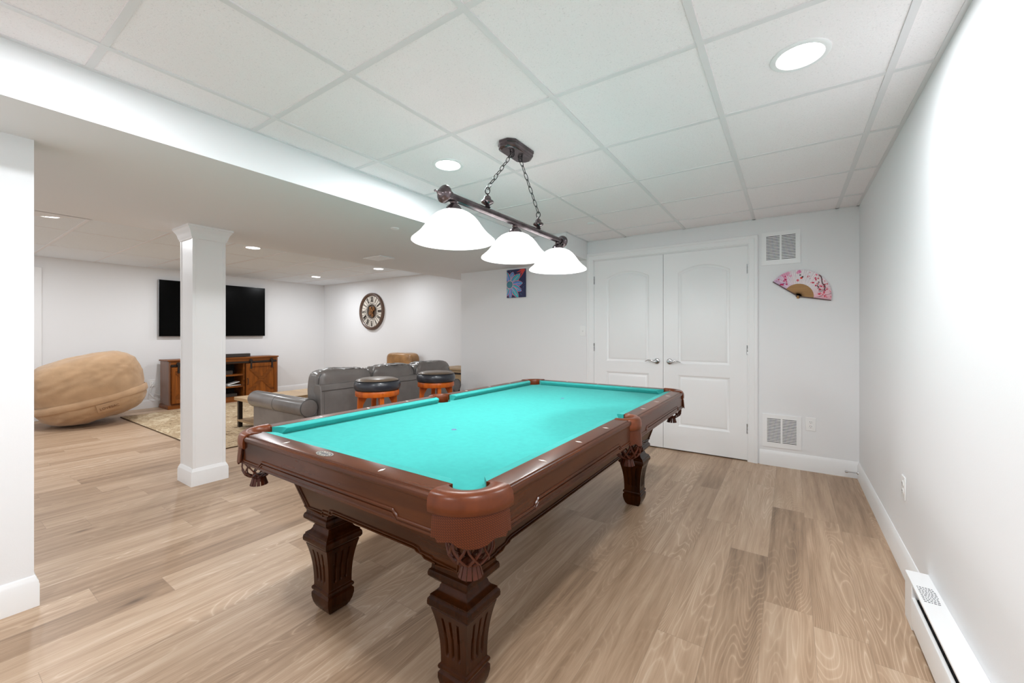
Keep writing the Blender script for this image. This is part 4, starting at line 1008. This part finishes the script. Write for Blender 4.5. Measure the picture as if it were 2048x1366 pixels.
# prism in the x-z plane needs x first: rebuild properly
g = G(); pr_ = [(-0.13, 0.06), (-0.006, 0.06), (0.0, 0.12), (-0.012, 0.66), (-0.03, 0.708), (-0.05, 0.716), (-0.12, 0.712), (-0.15, 0.66)]
g.prism([(x, z) for x, z in pr_], 'y', -SL, SL); g.build('back_panel', 'sofa', sf, bevel=0.008)
sm = G(); sm.tube([(-0.006, -SL+0.005, 0.655), (-0.006, SL-0.005, 0.655)], 0.0022, 5); sm.tube([(0.0, -SL+0.035, 0.10), (-0.013, -SL+0.035, 0.655)], 0.0022, 5); sm.tube([(0.0, SL-0.035, 0.10), (-0.013, SL-0.035, 0.655)], 0.0022, 5)
sm.build('seam', 'sofaseam', sf)
cw = 2*SL/3
for k in range(3):
    yc = -SL+cw*(k+0.5)
    def wob(p, k=k):
        q = Vector(p); w = noise.noise(Vector((q.x*5+k*9, q.y*5, q.z*7)))*0.016
        fold = abs(noise.noise(Vector((q.x*4+k*5+2, q.y*11, q.z*4)))); w -= 0.018*max(0, 0.22-fold)*3*(1 if q.z > 0.05 else 0.3)
        return q+q.normalized()*w
    g = G(); g.superell((-0.165, yc, 0.645), (0.125, cw/2+0.006, 0.215), 0.42, 0.45, 72, 44, wob); c = g.build('back_cushion', 'sofa', sf, sharp=180)
    g = G(); pts = []
    for i in range(64):
        a = 2*pi*i/64; pts.append((-0.082+0.006*cos(2*a), yc+(cw/2-0.012)*pw(cos(a), 0.42), 0.645+0.198*pw(sin(a), 0.42)))
    g.tube(pts, 0.0045, 6, closed=True); g.build('piping', 'sofaseam', c)
    g = G(); g.superell((-0.62, yc, 0.375), (0.40, cw/2-0.003, 0.095), 0.4, 0.3, 48, 20); g.build('seat_cushion', 'sofa', sf, sharp=180)
for s1 in (-1, 1):
    ya_ = s1*(SL+0.088)
    g = G(); ro = 0.088; rings = []
    for x in (-1.10, -1.095, -1.08, -0.6, -0.05, -0.042, -0.04):
        k = {-1.10: 0.9, -1.095: 0.97, -0.042: 0.985, -0.04: 0.95}.get(x, 1.0)
        rings.append([(x, ya_+s1*0.012+ro*k*cos(2*pi*i/32), 0.505+ro*k*sin(2*pi*i/32)) for i in range(32)])
    g.loft(rings); a = g.build('arm', 'sofa', sf, sharp=50)
    g = G(); g.prism([(ya_-s1*0.085, 0.07), (ya_+s1*0.055, 0.07), (ya_+s1*0.055, 0.44), (ya_-s1*0.04, 0.52), (ya_-s1*0.085, 0.50)], 'x', -1.06, -0.06); g.build('arm_side', 'sofa', a, bevel=0.01)
    g = G(); g.tube([(-0.041, ya_+s1*0.012+(ro-0.004)*cos(2*pi*i/32), 0.505+(ro-0.004)*sin(2*pi*i/32)) for i in range(32)], 0.0042, 6, closed=True); g.build('piping', 'sofaseam', a); g = G(); g.tube([(-0.57, ya_+s1*0.012+(ro+0.0005)*cos(2*pi*i/32), 0.505+(ro+0.0005)*sin(2*pi*i/32)) for i in range(32)], 0.0015, 5, closed=True); g.build('seam', 'sofaseam', a)
for xx in (-0.98, -0.08):
    for yy in (-SL, SL): G().square_lathe([(0.022, 0), (0.03, 0.07)], (xx, yy, 0)).build('leg', 'iron', sf)
# armchair against the clock wall
ac = thing('armchair', 'tan leather armchair against the clock wall behind the sofa', 'armchair', (-5.80, 4.78, 0), 0.0)
B(-0.36, 0.36, -0.36, 0.36, 0.10, 0.32).build('base', 'tan', ac, bevel=0.03, seg=3)
def wob2(p): return p+p.normalized()*(noise.noise(p*7)*0.008)
g = G(); g.superell((0, 0.27, 0.60), (0.345, 0.13, 0.265), 0.3, 0.4, 60, 36, wob2); g.build('back_cushion', 'tan', ac, sharp=180)
g = G(); g.superell((0, -0.05, 0.38), (0.30, 0.34, 0.10), 0.4, 0.35, 40, 20, wob2); g.build('seat_cushion', 'tan', ac, sharp=180)
for s1 in (-1, 1):
    g = G(); g.superell((s1*0.375, -0.02, 0.36), (0.085, 0.38, 0.24), 0.4, 0.5, 40, 24); g.build('arm', 'tan', ac, sharp=180)
for xx in (-0.30, 0.30):
    for yy in (-0.3, 0.3): B(xx-0.025, xx+0.025, yy-0.025, yy+0.025, 0, 0.11).build('leg', 'iron', ac)
# end table beyond the sofa
et = thing('end_table', 'light wood end table with a dark drawer line beyond the sofa', 'table', (-4.30, 4.93, 0))
B(-0.28, 0.28, -0.24, 0.24, 0.655, 0.682).build('tabletop', 'oak', et, bevel=0.003)
B(-0.26, 0.26, -0.22, 0.22, 0.46, 0.655).build('body', 'oak', et)
B(-0.262, 0.262, -0.2225, -0.2195, 0.590, 0.618).build('drawer_gap', 'iron', et)
B(-0.26, 0.26, -0.22, 0.22, 0.12, 0.14).build('shelf', 'oak', et)
for xx in (-0.24, 0.24):
    for yy in (-0.2, 0.2): B(xx-0.02, xx+0.02, yy-0.02, yy+0.02, 0, 0.46).build('leg', 'iron', et)
# bar stools
def stool():
    t = thing('bar_stool', 'round black cushioned cherry wood bar stool left behind the sofa', 'stool', (-3.125, 2.424, 0), 0.35, 'swivel bar stools')
    g = G(); g.lathe([(0, 0.702), (0.180, 0.702), (0.196, 0.710), (0.203, 0.728), (0.205, 0.748), (0.202, 0.768), (0.194, 0.782), (0.189, 0.787)], n=56); s_ = g.build('seat', 'navy', t, sharp=60)
    g = G(); g.lathe([(0.190, 0.786), (0.184, 0.795), (0.150, 0.807), (0.09, 0.813), (0, 0.815)], n=56); g.build('seat_top', 'stool_lit_top', s_, sharp=60)
    g = G(); g.tube([(0.191*cos(2*pi*i/48), 0.191*sin(2*pi*i/48), 0.7885) for i in range(48)], 0.0045, 6, closed=True); g.build('piping', 'black', s_)
    g = G(); g.lathe([(0, 0.697), (0.150, 0.697), (0.150, 0.652), (0.190, 0.652), (0.193, 0.656), (0.193, 0.690), (0.188, 0.701), (0, 0.702)], n=56); g.build('apron', 'cherry', t, sharp=40)
    for k in range(4):
        a = pi/4+k*pi/2; ca, sa = cos(a), sin(a); q = G()
        def pt(r, w, z): return (r*ca-w*sa, r*sa+w*ca, z)
        w = 0.019; out = [(0.172, 0.655), (0.178, 0.52), (0.188, 0.32), (0.205, 0.14), (0.228, 0.0), (0.192, 0.0), (0.170, 0.14), (0.152, 0.32), (0.140, 0.50), (0.128, 0.575), (0.10, 0.625), (0.06, 0.655)]
        q.loft([[pt(r, -w, z) for r, z in out], [pt(r, w, z) for r, z in out]]); q.build('leg', 'cherry', t, bevel=0.003)
    g = G(); g.lathe([(0.165, 0.20), (0.190, 0.20), (0.192, 0.225), (0.167, 0.225), (0.165, 0.20)], n=48); g.build('footrest', 'cherry', t)
    return t
st = stool()
dup(st, (-3.139, 3.19, 0), 0.20, 'round black cushioned cherry wood bar stool nearer the end wall', 'swivel bar stools')

# ------------------------------------------------------------------ light
def area(name, loc, size, power, col=(0.93, 0.965, 1.0)):
    l = bpy.data.lights.new(name, 'AREA'); l.shape = 'DISK'; l.size = size; l.energy = power; l.color = col
    o = bpy.data.objects.new(name, l); COL.objects.link(o); o.location = loc; return o
CANW = {0: 11, 1: 17}
CANW[4] = 9
for i, (x, y, r) in enumerate(LIGHTS): area('recessed_and_fill_lamp', (x, y, ZC-0.012), r*1.4, CANW.get(i, 14))
for x, y, p in ((0.035, 0.45, 13), (-1.798, 0.3, 12), (-0.9, -1.0, 14), (-7.4, 2.43, 12), (-7.4, 0.6, 12)): area('recessed_and_fill_lamp', (x, y, ZC-0.012), 0.14, p)  # unseen lamps without fixtures, the near pair added to brighten the walls
for y in (-0.523, 0.0, 0.523):
    l = bpy.data.lights.new('pendant_bulb', 'POINT'); l.energy = 8.0; l.shadow_soft_size = 0.035; l.color = (1, 0.98, 0.96)
    o = bpy.data.objects.new('pendant_bulb', l); COL.objects.link(o); o.location = (lx, ly+y, zb-0.207+0.012)
w = bpy.data.worlds.new('World'); SC.world = w; w.use_nodes = True
w.node_tree.nodes['Background'].inputs[0].default_value = (0.94, 0.972, 1.0, 1); w.node_tree.nodes['Background'].inputs[1].default_value = 0.86

# ------------------------------------------------------------------ camera
cam = bpy.data.cameras.new('camera'); co_ = bpy.data.objects.new('camera', cam); COL.objects.link(co_)
co_.location = (0, 0, 1.215); co_.rotation_euler = (pi/2, 0, radians(34.04))
cam.sensor_width = 36; cam.lens = 36*820/2048; cam.shift_y = -16/2048; cam.clip_start = 0.02
SC.camera = co_
SC.view_settings.view_transform = 'Standard'; SC.view_settings.look = 'None'; SC.view_settings.exposure = 0.34; SC.view_settings.gamma = 1.0
SC.view_settings.use_curve_mapping = False
SC.cycles.max_bounces = 8; SC.cycles.diffuse_bounces = 6; SC.cycles.glossy_bounces = 3; SC.cycles.transmission_bounces = 4
SC.cycles.caustics_reflective = False; SC.cycles.caustics_refractive = False; SC.cycles.sample_clamp_indirect = 6.0
